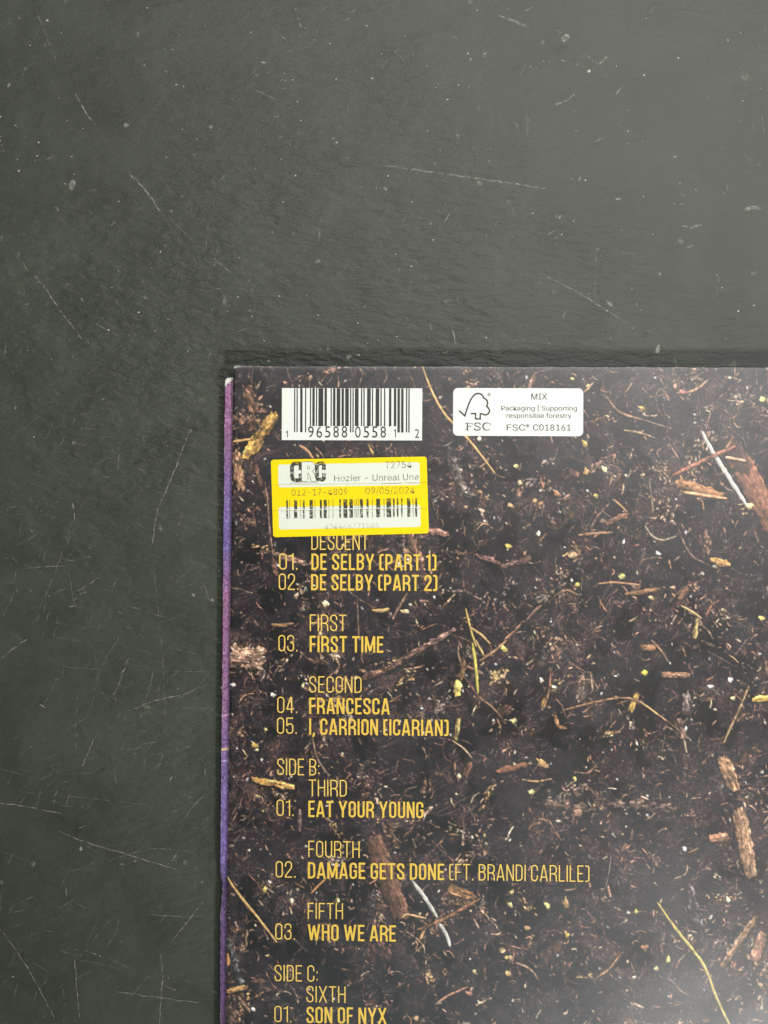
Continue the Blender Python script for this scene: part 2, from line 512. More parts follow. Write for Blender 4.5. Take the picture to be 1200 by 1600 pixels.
# ---- the printed picture of soil and bark, painted into a grid of points
class Soil:
    def __init__(self, W, H):
        self.W, self.H = W, H
        self.a = np.zeros((H, W, 3))
        yy, xx = np.mgrid[0:H, 0:W].astype(float)
        wx = xx + 26 * (fbm(xx / 60, yy / 60, 3) - .5); wy = yy + 26 * (fbm(xx / 60, yy / 60, 8) - .5)
        c1 = fbm(wx / 75, wy / 75, 11, 5, .55)
        c2 = fbm(wx / 16, wy / 16, 21, 4, .6)
        c3 = fbm(wx / 4.2, wy / 4.2, 31, 3, .6)
        self.clump = sstep(.42, .66, c1)
        base = np.array((30, 25, 31)) / 255.
        self.a[:] = base
        self.a += ((c3 - .5) * .05 + (c2 - .5) * .05)[..., None] * np.array((1, .93, .88))
        fine = fbm(xx / 1.7, yy / 1.7, 71, 2, .6)
        patch = sstep(.40, .66, fbm(wx / 28, wy / 28, 81, 4, .6))
        self.a += (np.clip(fine - .52, 0, 1) * .45 * (.25 + patch) * (.4 + .8 * self.clump))[..., None] * np.array((1, .90, .80))
        # streaky decayed fibre, direction drifting over the picture
        th = 2.6 * (fbm(xx / 160, yy / 160, 91, 2) - .5) * 2 + .5
        ua = xx * np.cos(th) + yy * np.sin(th); va = -xx * np.sin(th) + yy * np.cos(th)
        fib = sstep(.58, .80, fbm(ua / 11, va / 2.1, 95, 3, .55)) * sstep(.40, .60, fbm(wx / 40, wy / 40, 99, 3))
        self.a += (fib * .22)[..., None] * np.array((1, .80, .68))
        brown = np.array((98, 67, 54)) / 255.
        m = (.25 + .75 * self.clump) * sstep(.46, .70, c2) * (.35 + .9 * sstep(.45, .75, c3))
        self.a = self.a * (1 - .66 * m[..., None]) + brown * (.66 * m)[..., None]
        grey = np.array((108, 101, 96)) / 255.
        g = sstep(.58, .76, fbm(wx / 9, wy / 9, 51, 4, .65)) * sstep(.45, .7, c3) * .14
        self.a = self.a * (1 - g[..., None]) + grey * g[..., None]
        dk = sstep(.56, .70, fbm(wx / 34, wy / 34, 61, 3)) * .55
        self.a *= (1 - dk)[..., None]

    def box(self, x0, y0, x1, y1):
        x0, y0 = max(0, int(x0)), max(0, int(y0)); x1, y1 = min(self.W, int(x1) + 2), min(self.H, int(y1) + 2)
        if x1 <= x0 or y1 <= y0:
            return None
        yy, xx = np.mgrid[y0:y1, x0:x1].astype(float)
        return x0, y0, x1, y1, xx, yy

    def blend(self, b, al, col):
        x0, y0, x1, y1 = b[:4]
        s = self.a[y0:y1, x0:x1]
        s += (col - s) * al[..., None]

    def strand(self, P, w, col, alpha=1.0, fleck=.35, seed=0, taper=True, shade=True, rag=.3, broken=.3):
        P = np.array(P, float)
        # smooth the polyline
        if len(P) > 2:
            Q = [P[0]]
            for i in range(len(P) - 1):
                p0 = P[max(i - 1, 0)]; p1 = P[i]; p2 = P[i + 1]; p3 = P[min(i + 2, len(P) - 1)]
                for t in (.34, .67, 1.):
                    Q.append(.5 * (2 * p1 + (p2 - p0) * t + (2 * p0 - 5 * p1 + 4 * p2 - p3) * t * t + (3 * p1 - p0 - 3 * p2 + p3) * t ** 3))
            P = np.array(Q)
        b = self.box(P[:, 0].min() - w - 4, P[:, 1].min() - w - 4, P[:, 0].max() + w + 4, P[:, 1].max() + w + 4)
        if b is None:
            return
        xx, yy = b[4], b[5]
        best = np.full(xx.shape, 1e9); S = np.zeros(xx.shape); side = np.zeros(xx.shape)
        seg = np.linalg.norm(np.diff(P, axis=0), axis=1); cum = np.concatenate([[0], np.cumsum(seg)]); T = max(cum[-1], 1e-6)
        for i in range(len(seg)):
            d = P[i + 1] - P[i]; l2 = max(d @ d, 1e-9)
            t = np.clip(((xx - P[i, 0]) * d[0] + (yy - P[i, 1]) * d[1]) / l2, 0, 1)
            qx = xx - P[i, 0] - d[0] * t; qy = yy - P[i, 1] - d[1] * t
            dd = np.hypot(qx, qy)
            k = dd < best
            best = np.where(k, dd, best); S = np.where(k, cum[i] + t * seg[i], S)
            side = np.where(k, (d[0] * qy - d[1] * qx) / math.sqrt(l2), side)
        hw = w / 2 * (1 + rag * 2 * (vn(S / 5 + seed, np.sign(side) * 3 + seed, seed) - .5))
        if taper:
            hw = hw * (.35 + .65 * np.sqrt(np.clip(np.minimum(S, T - S) / (.25 * T), 0, 1)))
        al = np.clip(hw - best + .5, 0, 1) * alpha * (1 - broken * sstep(.48, .66, fbm(S / 6 + seed * 1.7, S * 0 + seed, seed + 8, 3, .6)))
        f = 1 + fleck * 2 * (fbm(S / 4.5 + seed * 3, side / 1.6 + seed, seed + 5, 3) - .5)
        if shade:
            f = f * (1 + .28 * np.clip(-side / np.maximum(hw, .6), -1, 1))
            dk = np.clip(hw + 1.8 - best, 0, 1) * .5 * alpha
            self.blend(b, dk, np.array((.06, .055, .06)))
        self.blend(b, al, np.clip(np.array(col) / 255. * f[..., None], 0, 1))

    def chip(self, p, q, w, col, alpha=.95, rag=.35, fleck=.6, seed=0, gaps=.0, shade=True):
        p = np.array(p, float); q = np.array(q, float)
        d = q - p; T = np.linalg.norm(d); d /= T; n = np.array((-d[1], d[0]))
        r = max(w, 6)
        b = self.box(min(p[0], q[0]) - r, min(p[1], q[1]) - r, max(p[0], q[0]) + r, max(p[1], q[1]) + r)
        if b is None:
            return
        xx, yy = b[4], b[5]
        A = (xx - p[0]) * d[0] + (yy - p[1]) * d[1]; Bv = (xx - p[0]) * n[0] + (yy - p[1]) * n[1]
        hw = w / 2 * (1 + rag * 2.4 * (fbm(A / 9 + seed, np.sign(Bv) * 7 + seed, seed, 3) - .5) + rag * .9 * (vn(A / 2.2 + seed, Bv / 2.5 + seed, seed + 6) - .5))
        hw = hw * (1 - .45 * np.clip(np.abs(A / T - .5) * 2 - .55, 0, 1) / .45 * (.4 + .6 * ((seed * 7) % 10) / 10))
        e0 = (fbm(Bv / 3.2 + seed, 0 * Bv + seed, seed + 1, 2) - .5) * rag * w * 1.6
        e1 = (fbm(Bv / 3.2 - seed, 0 * Bv + seed, seed + 2, 2) - .5) * rag * w * 1.6
        al = np.clip(hw - np.abs(Bv) + .5, 0, 1) * np.clip(A - e0 + .5, 0, 1) * np.clip(T - e1 - A + .5, 0, 1)
        grain = fbm(A / 13 + seed, Bv / 1.7 + seed, seed + 3, 3, .6)
        blot = fbm(A / 4.5, Bv / 3.5 + seed, seed + 4, 3, .6)
        f = 1 + fleck * 1.6 * (grain - .5) + fleck * 1.5 * (blot - .5)
        f = f + .55 * np.clip(blot - .68, 0, 1) * 4 * fleck
        if shade:
            f = f * (1 - .25 * np.clip(Bv / np.maximum(hw, 1), -1, 1))
            dk = np.clip((hw + 2.5 - np.abs(Bv - 1.5)) / 2.5, 0, 1) * np.clip((A + 3 - e0) / 3, 0, 1) * np.clip((T + 3 - e1 - A) / 3, 0, 1)
            self.blend(b, dk * .55, np.array((.055, .05, .055)))
        if gaps > 0:
            al = al * (1 - gaps * sstep(.46, .60, fbm(A / 7 + 31, Bv / 4.5 + seed, seed + 9, 3, .6)))
        self.blend(b, al * alpha, np.clip(np.array(col) / 255. * f[..., None], 0, 1))

    def blob(self, x, y, rx, ry, ang, col, alpha=1., seed=0):
        r = max(rx, ry) + 2
        b = self.box(x - r, y - r, x + r, y + r)
        if b is None:
            return
        xx, yy = b[4] - x, b[5] - y
        c, s = math.cos(ang), math.sin(ang)
        u = (xx * c + yy * s) / rx; v = (-xx * s + yy * c) / ry
        th = np.arctan2(v, u); col = np.array(col, float); col = col * .86 + col.mean() * .10 if col[2] < .62 * col[0] else col
        rr = (np.abs(u) ** 1.7 + np.abs(v) ** 1.7) ** (1 / 1.7) / (1 + .48 * (vn(th * 1.3 + seed, th * 0 + seed, seed) - .5) * 2)
        al = np.clip((1 - rr) * min(rx, ry) + .5, 0, 1) * alpha
        f = 1 + .35 * np.clip(-(u + v) * .6, -1, 1) * (1 if rx > 1.6 else 0)
        if rx > 2:
            f = f * (1 + .5 * (vn(b[4] / 1.8, b[5] / 1.8, seed) - .5))
        self.blend(b, al, np.clip(np.array(col) / 255. * f[..., None], 0, 1))


PANEL_W, PANEL_H = 1030, 1180
soil = Soil(PANEL_W, PANEL_H)
R = random.Random(17)


def browns():
    return R.choice([(96, 70, 56), (120, 84, 64), (88, 62, 52), (136, 98, 74), (104, 72, 60), (76, 58, 50), (112, 90, 72)])


def dim(c, lo, hi):
    k = R.uniform(lo, hi)
    return [v * k for v in c]


def pales():
    return R.choice([(196, 176, 146), (206, 196, 178), (178, 142, 104), (192, 190, 186), (180, 154, 100), (168, 128, 96), (210, 204, 190), (150, 128, 104)])


def density(x, y):
    xi, yi = int(min(max(x, 0), PANEL_W - 1)), int(min(max(y, 0), PANEL_H - 1))
    return soil.clump[yi, xi]


# half-buried litter first, bright things last
for i in range(420):
    x, y = R.uniform(0, PANEL_W), R.uniform(0, PANEL_H)
    if R.random() > .25 + .75 * density(x, y): continue
    a = R.uniform(0, math.pi); l = R.uniform(10, 46)
    soil.chip((x, y), (x + l * math.cos(a), y + l * math.sin(a)), R.uniform(3, 13), dim(browns(), .45, .8),
              .55, .5, .8, i, gaps=.85)
for i in range(6800):
    x, y = R.uniform(0, PANEL_W), R.uniform(0, PANEL_H)
    if R.random() > .35 + .65 * density(x, y): continue
    a = R.uniform(0, 2 * math.pi); l = R.lognormvariate(2.55, .5); w = R.uniform(.8, 1.9)
    P = [(x, y)]; da = R.gauss(0, .14)
    for k in range(4):
        a += da + R.gauss(0, .25)
        P.append((P[-1][0] + l / 4 * math.cos(a), P[-1][1] + l / 4 * math.sin(a)))
    soil.strand(P, w, dim(browns(), .8, 1.6), R.uniform(.3, .9), .6, i, shade=False, rag=.5, broken=.75)
for i in range(330):
    x, y = R.uniform(0, PANEL_W), R.uniform(0, PANEL_H)
    if R.random() > .3 + .7 * density(x, y): continue
    a = R.uniform(0, math.pi); l = R.uniform(6, 24)
    soil.chip((x, y), (x + l * math.cos(a), y + l * math.sin(a)), R.uniform(2.4, 6.5), dim(browns(), .8, 1.15),
              .85, .5, .8, i, gaps=.6)
for i in range(4400):
    x, y = R.uniform(0, PANEL_W), R.uniform(0, PANEL_H)
    if R.random() > .12 + .88 * density(x, y): continue
    a = R.gauss(.5 + 2.6 * (float(fbm(x / 160, y / 160, 91, 2)) - .5) * 2, .7); l = R.lognormvariate(1.9, .5)
    c = dim(R.choice([(140, 100, 80), (160, 122, 98), (122, 86, 70), (174, 144, 118), (130, 102, 88), (112, 80, 68)]), .85, 1.4)
    soil.chip((x, y), (x + l * math.cos(a), y + l * math.sin(a)), R.uniform(1.2, 2.9), c, R.uniform(.4, .95), .8, .9, i, gaps=.75, shade=False)
for i in range(480):
    x, y = R.uniform(0, PANEL_W), R.uniform(0, PANEL_H)
    a = R.uniform(0, 2 * math.pi); l = R.lognormvariate(2.9, .5); w = R.uniform(1.2, 2.9)
    P = [(x, y)]; da = R.gauss(0, .10)
    for k in range(5):
        a += da + R.gauss(0, .26)
        P.append((P[-1][0] + l / 5 * math.cos(a), P[-1][1] + l / 5 * math.sin(a)))
    c = R.choice([(140, 102, 78), (156, 116, 88), (122, 88, 70), (168, 136, 108), (130, 104, 88)])
    soil.strand(P, w, c, R.uniform(.45, .95), .6, i, rag=.45, broken=.6)
for i in range(5600):                      # grit
    x, y = R.uniform(0, PANEL_W), R.uniform(0, PANEL_H)
    if R.random() > .45 + .55 * density(x, y): continue
    r = R.lognormvariate(-.22, .32)
    soil.blob(x, y, r * R.uniform(1, 1.9), r, R.uniform(0, 3.1), dim(pales(), .5, .9), R.uniform(.35, .85), i)
for i in range(430):
    x, y = R.uniform(0, PANEL_W), R.uniform(0, PANEL_H)
    r = R.lognormvariate(.22, .28)
    soil.blob(x, y, r * R.uniform(1, 2.1), r, R.uniform(0, 3.1), pales(), R.uniform(.75, 1), i)
for i in range(26):
    x, y = R.uniform(0, PANEL_W), R.uniform(0, PANEL_H)
    r = R.uniform(2.0, 3.1)
    soil.blob(x, y, r * R.uniform(1, 1.8), r, R.uniform(0, 3.1), R.choice([(200, 172, 112), (214, 196, 150), (186, 146, 104), (218, 208, 178)]), .95, i)


def U(*pts):
    return [uv(*p) for p in pts]


# drifts of crumbled root and bark
for k in range(260):
    cx, cy = R.uniform(0, PANEL_W), R.uniform(0, PANEL_H)
    if R.random() > .3 + .7 * density(cx, cy): continue
    a0 = R.uniform(0, math.pi); rl, rw = R.uniform(8, 30), R.uniform(4, 11)
    hue = R.choice([(150, 116, 94), (168, 136, 112), (136, 100, 84), (176, 156, 136), (128, 110, 100), (160, 124, 84)])
    for j in range(R.randint(8, 26)):
        u, v = R.gauss(0, rl * .5), R.gauss(0, rw * .5)
        x, y = cx + u * math.cos(a0) - v * math.sin(a0), cy + u * math.sin(a0) + v * math.cos(a0)
        a = a0 + R.gauss(0, .5); l = R.lognormvariate(1.7, .45)
        if R.random() < .3:
            r = R.uniform(.6, 1.5)
            soil.blob(x, y, r * 1.6, r, a, dim(hue, .9, 1.35), R.uniform(.6, 1), k * 31 + j)
        else:
            soil.chip((x, y), (x + l * math.cos(a), y + l * math.sin(a)), R.uniform(1.3, 3.6), dim(hue, .7, 1.4), R.uniform(.6, 1.), .8, .9, k * 31 + j, gaps=.5, shade=R.random() < .4)
for i in range(1500):                       # stiff bright bristles
    x, y = R.uniform(0, PANEL_W), R.uniform(0, PANEL_H)
    if R.random() > .3 + .7 * density(x, y): continue
    a = R.uniform(0, 2 * math.pi); l = R.lognormvariate(2.2, .4)
    soil.strand([(x, y), (x + l * .5 * math.cos(a), y + l * .5 * math.sin(a)), (x + l * math.cos(a + R.gauss(0, .25)), y + l * math.sin(a + R.gauss(0, .25)))],
                R.uniform(1.0, 1.9), dim(R.choice([(180, 140, 108), (164, 120, 94), (186, 160, 132), (148, 108, 86)]), .85, 1.25), R.uniform(.6, 1), .5, i, rag=.4, broken=.4)


# the bits of litter one can point at
C = soil.chip; S_ = soil.strand
BARK = (112, 74, 58)
for (p, q, w, c, rg, fl, gp) in [
        ((384, 604), (399, 644), 17, (116, 82, 62), .5, .8, .5), ((383, 717), (430, 646), 17, (176, 132, 66), .45, .7, .35),
        ((370, 662), (404, 664), 26, (104, 74, 58), .6, .9, .8), ((369, 703), (377, 768), 14, (140, 104, 76), .5, .8, .55),
        ((399, 724), (407, 762), 8, (92, 66, 54), .5, .8, .5), ((357, 1024), (410, 1030), 36, (166, 128, 106), .45, .85, .5),
        ((394, 1217), (459, 1231), 9, (186, 140, 76), .45, .8, .2), ((581, 1306), (628, 1434), 29, (98, 68, 54), .25, .55, .15),
        ((586, 1470), (600, 1500), 36, (84, 60, 50), .6, .9, .7), ((1148, 706), (1222, 842), 36, (124, 80, 60), .2, .5, .1),
        ((1136, 690), (1170, 735), 24, (74, 50, 44), .4, .5, .4), ((1056, 754), (1130, 776), 15, (142, 98, 66), .35, .6, .15),
        ((1068, 769), (1136, 779), 4, (196, 146, 104), .3, .5, .0), ((1134, 714), (1166, 720), 4, (190, 150, 124), .3, .5, 0),
        ((1128, 1181), (1150, 1236), 19, (140, 104, 76), .3, .9, .2), ((1154, 1264), (1174, 1370), 22, (142, 108, 82), .2, .8, .1),
        ((1108, 1310), (1138, 1306), 13, (150, 106, 82), .35, .8, .15), ((1128, 1510), (1184, 1430), 9, (140, 106, 80), .4, .9, .2),
        ((1178, 1502), (1194, 1456), 15, (128, 92, 72), .35, .8, .2), ((1034, 1054), (1078, 1055), 8, (138, 100, 76), .25, .7, 0),
        ((1004, 1013), (1026, 1011), 10, (132, 94, 66), .3, .7, .1), ((997, 1083), (984, 1112), 9, (158, 126, 62), .4, .8, .1),
        ((716, 1064), (714, 1086), 11, (196, 172, 84), .4, .4, 0), ((724, 1030), (722, 1060), 10, (128, 96, 60), .6, .9, .5),
        ((717, 1122), (712, 1156), 6, (170, 148, 88), .5, .6, .2), ((735, 1190), (727, 1212), 9, (112, 76, 60), .4, .7, .2),
        ((776, 1206), (824, 1194), 8, (128, 84, 62), .4, .6, .1), ((776, 1112), (800, 1108), 12, (88, 60, 50), .4, .7, .3),
        ((903, 1096), (918, 1070), 12, (126, 106, 94), .5, 1., .6), ((852, 1090), (848, 1106), 6, (158, 118, 68), .4, .6, 0),
        ((1110, 874), (1140, 882), 10, (166, 124, 72), .4, .7, .1), ((1098, 830), (1104, 866), 16, (98, 74, 62), .5, .9, .6),
        ((978, 928), (1034, 920), 6, (156, 112, 76), .4, .6, .1), ((1062, 936), (1076, 918), 11, (112, 78, 62), .4, .7, .3),
        ((1088, 966), (1086, 996), 6, (176, 148, 92), .4, .7, .1), ((945, 818), (982, 804), 8, (122, 84, 66), .5, .8, .4),
        ((744, 866), (790, 884), 8, (120, 88, 78), .6, .9, .5), ((786, 886), (832, 870), 9, (112, 82, 74), .6, .9, .5),
        ((566, 1061), (612, 1042), 9, (112, 80, 66), .6, .9, .5), ((612, 1042), (668, 1008), 11, (104, 76, 66), .6, .9, .55),
        ((668, 1008), (712, 982), 9, (136, 104, 92), .6, .9, .45), ((1072, 1082), (1074, 1112), 11, (138, 118, 110), .5, 1., .5),
        ((1058, 1122), (1068, 1156), 15, (128, 98, 84), .5, 1., .55), ((1176, 1093), (1214, 1090), 9, (190, 156, 80), .35, .5, 0),
        ((836, 1256), (930, 1262), 12, (92, 72, 62), .7, 1., .8), ((930, 1250), (1060, 1266), 13, (88, 70, 62), .7, 1., .75),
        ((700, 1392), (742, 1404), 15, (118, 88, 64), .5, .8, .5), ((1075, 1380), (1100, 1470), 14, (82, 74, 72), .6, 1., .75),
        ((348, 1452), (378, 1540), 13, (84, 84, 84), .6, 1., .75), ((352, 1550), (388, 1541), 8, (156, 116, 72), .4, .7, .1),
        ((352, 1568), (366, 1600), 20, (86, 66, 60), .6, .9, .6), ((355, 1490), (357, 1508), 5, (176, 126, 76), .3, .5, 0),
        ((430, 866), (478, 880), 8, (150, 112, 92), .6, .9, .5), ((640, 828), (664, 908), 14, (112, 82, 66), .6, .9, .6),
        ((668, 828), (702, 834), 9, (158, 112, 96), .5, .8, .2), ((820, 625), (836, 588), 7, (120, 86, 72), .5, .8, .3),
        ((700, 700), (722, 770), 14, (84, 76, 72), .6, 1., .75), ((890, 735), (905, 744), 10, (96, 68, 56), .4, .7, .3),
        ((424, 862), (432, 900), 7, (118, 82, 70), .6, .9, .5), ((738, 1400), (700, 1384), 14, (130, 92, 60), .5, .8, .3)]:
    C(uv(*p), uv(*q), w, c, .95, rg, fl, int(p[0] * 7 + p[1]), gp)
for (P, w, c) in [
        (((660, 572), (672, 605), (690, 640), (708, 662), (735, 690), (773, 739)), 3.2, (204, 160, 100)),
        (((1028, 1411), (1055, 1450), (1085, 1487), (1103, 1515), (1120, 1560), (1142, 1606)), 4.0, (176, 156, 84)),
        (((354, 1369), (375, 1400), (400, 1430), (432, 1472)), 3.4, (206, 160, 98)),
        (((1097, 674), (1110, 700), (1135, 740), (1168, 792)), 6.4, (186, 178, 170)),
        (((1050, 743), (1100, 719), (1149, 697)), 5.4, (150, 94, 74)), (((1135, 701), (1146, 682)), 5, (146, 96, 76)),
        (((644, 1376), (662, 1400), (683, 1433)), 5.6, (182, 178, 168)), (((685, 1441), (696, 1458), (703, 1478)), 5.0, (188, 184, 174)),
        (((651, 1453), (690, 1438), (751, 1404)), 4.6, (142, 96, 70)), (((665, 1450), (654, 1471)), 4, (166, 124, 84)),
        (((628, 1434), (637, 1429), (666, 1435)), 3.2, (190, 150, 110)),
        (((1170, 1072), (1154, 1110), (1142, 1135), (1130, 1162)), 3.2, (160, 128, 92)),
        (((880, 1110), (930, 1097), (985, 1091), (1030, 1118), (1062, 1142)), 3.0, (140, 104, 76)),
        (((1000, 1096), (1030, 1118)), 2.4, (186, 156, 96)), (((1069, 1156), (1073, 1176)), 2.6, (176, 156, 130)),
        (((738, 1005), (742, 1030), (747, 1083)), 4.4, (184, 172, 74)),
        (((728, 951), (735, 982), (744, 1010)), 3.0, (190, 160, 84)), (((734, 980), (752, 992), (766, 1006)), 3.2, (184, 148, 96)),
        (((743, 1000), (756, 1024)), 3.0, (190, 166, 100)), (((750, 1032), (772, 1018), (792, 1000)), 3.6, (160, 120, 88)),
        (((717, 1000), (716, 1020), (722, 1042)), 2.4, (124, 96, 78)), (((726, 1058), (748, 1088), (768, 1104), (786, 1124)), 2.8, (124, 92, 72)),
        (((708, 1158), (725, 1170), (737, 1184)), 2.4, (180, 146, 118)), (((860, 1052), (858, 1080), (849, 1105)), 3.4, (130, 94, 70)),
        (((868, 1118), (872, 1134), (884, 1138)), 5.5, (156, 112, 76)), (((922, 1050), (925, 1068), (926, 1080)), 2.6, (160, 130, 108)),
        (((900, 1206), (918, 1208), (932, 1196)), 2.6, (136, 100, 78)), (((816, 1218), (838, 1221), (862, 1217)), 2.8, (156, 118, 86)),
        (((1018, 1000), (1034, 1018), (1044, 1034)), 3.0, (134, 102, 78)), (((1106, 1018), (1128, 1030), (1150, 1042)), 2.8, (104, 84, 74)),
        (((1058, 614), (1080, 612), (1094, 604), (1106, 594)), 4, (156, 118, 94)),
        (((948, 620), (968, 644), (1006, 656)), 3.0, (150, 116, 92)), (((1005, 656), (1050, 670)), 2.0, (118, 96, 84)),
        (((975, 672), (1000, 676), (1022, 684)), 3.0, (146, 118, 90)), (((1048, 698), (1060, 716)), 2.2, (150, 110, 100)),
        (((904, 836), (928, 833), (958, 832)), 4.0, (150, 112, 88)), (((922, 826), (938, 802), (954, 786)), 3.4, (116, 88, 72)),
        (((958, 780), (970, 790), (980, 800)), 2.8, (170, 130, 88)), (((1008, 822), (1020, 838), (1036, 844), (1056, 838)), 3.0, (160, 142, 116)),
        (((1060, 826), (1072, 856), (1086, 872), (1106, 882)), 3.2, (112, 88, 74)), (((936, 912), (962, 910), (1000, 914)), 3.0, (160, 120, 88)),
        (((870, 929), (886, 922), (904, 930)), 3.2, (150, 112, 82)), (((1064, 946), (1082, 956), (1096, 966)), 3.0, (186, 156, 112)),
        (((1104, 964), (1112, 946), (1124, 938)), 3.8, (136, 96, 78)), (((788, 1000), (806, 984), (814, 974)), 3.2, (150, 108, 82)),
        (((824, 968), (834, 956), (846, 946)), 3.6, (128, 92, 78)), (((844, 746), (849, 762)), 3.6, (160, 110, 90)),
        (((850, 786), (846, 806)), 2.6, (116, 96, 84)), (((1014, 748), (1018, 776), (1020, 804)), 2.2, (126, 106, 84)),
        (((414, 754), (417, 775), (422, 831), (427, 868)), 2.6, (132, 102, 90)), (((365, 690), (392, 686)), 3.6, (190, 150, 92)),
        (((468, 696), (480, 704), (489, 716)), 4, (172, 128, 96)), (((575, 694), (584, 712)), 3.5, (160, 128, 74)),
        (((614, 967), (624, 948), (636, 928)), 3.6, (150, 112, 86)), (((561, 1000), (560, 972), (558, 930)), 2.2, (110, 86, 70)),
        (((582, 953), (596, 954), (608, 951)), 5.0, (196, 160, 96)), (((424, 976), (440, 977), (458, 974)), 5.0, (150, 110, 72)),
        (((486, 1396), (498, 1384), (510, 1372)), 3.0, (170, 122, 80)), (((488, 1150), (494, 1180), (508, 1205), (516, 1212)), 2.4, (128, 104, 86)),
        (((468, 1265), (468, 1298)), 6.5, (118, 96, 92)), (((680, 1570), (700, 1556), (732, 1542)), 3.0, (160, 116, 90)),
        (((936, 1526), (956, 1510), (972, 1488)), 3.2, (166, 122, 86)), (((950, 1384), (954, 1402)), 3.2, (170, 128, 108)),
        (((740, 1436), (748, 1450)), 3, (150, 126, 106)), (((780, 1473), (806, 1480), (826, 1484)), 2.8, (136, 104, 82)),
        (((806, 1504), (828, 1514), (842, 1532)), 2.8, (156, 124, 96)), (((955, 1335), (950, 1372), (944, 1390)), 1.6, (112, 104, 96)),
        (((372, 1556), (382, 1570), (391, 1582)), 4, (144, 110, 86)), (((900, 770), (1000, 840)), 1.2, (96, 86, 78)),
        (((1090, 610), (1096, 668)), 1.2, (96, 88, 82))]:
    S_(U(*P), w, c, .94, .55 if c[0] < 170 else .28, int(P[0][0] * 3 + P[0][1]), rag=.22, broken=.35 if w > 2.5 and c[0] < 170 else .10)
for (x, y, rx, ry, a, c) in [
        (509, 944, 5.2, 4.0, .6, (214, 200, 150)), (716, 1072, 7, 5, 1.4, (206, 186, 96)), (812, 718, 1, 1, 0, (0, 0, 0)),
        (807, 728, 3.2, 2.8, 0, (206, 186, 116)), (916, 738, 5.5, 4.2, 1.5, (176, 132, 72)), (945, 733, 5.2, 3.2, .9, (212, 196, 142)),
        (931, 774, 4.0, 3.2, .5, (206, 186, 92)), (813, 755, 3.8, 3.2, .8, (196, 168, 120)), (870, 770, 5.5, 3.6, .8, (190, 130, 88)),
        (914, 693, 5, 3.6, 1, (190, 148, 70)), (895, 592, 3.4, 2.4, .4, (206, 184, 96)), (1192, 624, 5, 4, .2, (214, 200, 116)),
        (1003, 637, 5, 2.8, .4, (196, 156, 72)), (972, 900, 4.2, 4, 0, (206, 196, 110)), (1028, 864, 4.4, 2.6, .9, (216, 214, 204)),
        (895, 868, 6.5, 5, .3, (186, 146, 110)), (794, 854, 5.5, 3.6, .5, (200, 168, 70)), (798, 790, 5, 3.6, .7, (186, 140, 96)),
        (903, 913, 4.2, 2.6, .1, (206, 184, 92)), (1007, 1052, 5, 3.6, 1, (204, 186, 60)), (788, 1014, 5.5, 4.8, .3, (204, 186, 92)),
        (802, 1126, 4.4, 3.8, 0, (196, 176, 120)), (846, 1063, 3.6, 2.8, .9, (214, 196, 176)), (866, 1073, 3.6, 2.4, 0, (216, 214, 206)),
        (846, 1192, 8.5, 4.6, .8, (184, 140, 86)), (898, 1216, 4, 3.2, 1.4, (206, 184, 96)), (830, 1237, 4.0, 3.6, 0, (204, 196, 130)),
        (904, 1270, 6, 6.5, .3, (150, 112, 88)), (1110, 1072, 4.4, 2.4, .1, (216, 212, 206)), (1142, 1062, 3.6, 3.4, 0, (206, 196, 196)),
        (1145, 1091, 3.2, 3, 0, (206, 188, 150)), (1172, 790, 4.5, 4, .6, (214, 196, 130)), (1125, 791, 1, 1, 0, (0, 0, 0)),
        (855, 1415, 5.6, 3.2, 1.1, (206, 190, 120)), (884, 1410, 7.5, 4.2, 1.5, (166, 130, 78)), (798, 1414, 4, 2.8, 1, (206, 190, 130)),
        (824, 1450, 4.4, 3.6, .8, (186, 140, 86)), (886, 1461, 4.8, 3, 1.1, (186, 156, 66)), (792, 1496, 3, 2.6, 0, (206, 184, 96)),
        (794, 1521, 5.4, 3, .5, (186, 152, 92)), (799, 1496, 3.2, 2.8, 0, (196, 160, 128)), (742, 1519, 3.6, 3, .6, (176, 156, 96)),
        (994, 1424, 3.2, 2.8, 0, (206, 196, 92)), (1008, 1481, 6, 4.6, .9, (150, 104, 74)), (1138, 1406, 4, 2.4, 1.2, (216, 208, 170)),
        (1044, 1500, 4.8, 2.4, 1.7, (206, 196, 112)), (1026, 1513, 3, 2.8, 0, (206, 190, 130)), (403, 1245, 5, 2.6, .4, (150, 130, 90)),
        (398, 1164, 5, 3.6, .4, (196, 156, 70)), (414, 1390, 4.8, 2.6, 1.7, (206, 176, 76)), (402, 1172, 2.2, 2.0, 0, (216, 200, 150)),
        (364, 1070, 4, 2.2, .1, (216, 206, 190)), (427, 1086, 3.4, 3, .6, (206, 196, 176)), (397, 1578, 4.6, 3.2, .5, (206, 190, 176)),
        (1055, 604, 2.4, 4, .2, (176, 130, 112)), (1068, 612, 5, 3, .2, (166, 106, 92)), (735, 1552, 5, 3.4, .2, (166, 106, 84)),
        (737, 1546, 2, 4, .2, (160, 126, 110)), (1018, 934, 3.8, 2.6, .3, (196, 166, 110)), (1052, 918, 4.2, 2.6, .2, (190, 150, 110)),
        (636, 862, 5, 4, .3, (150, 112, 80)), (632, 955, 5, 3, .3, (196, 160, 110)), (637, 955, 3, 2.6, 0, (206, 190, 150)),
        (1190, 966, 5, 3, .2, (206, 186, 96)), (1188, 1538, 4, 3, .6, (186, 140, 92))]:
    if rx <= 1: continue
    u_, v_ = uv(x, y)
    soil.blob(u_, v_, rx, ry, a, c, .97, int(x + y))
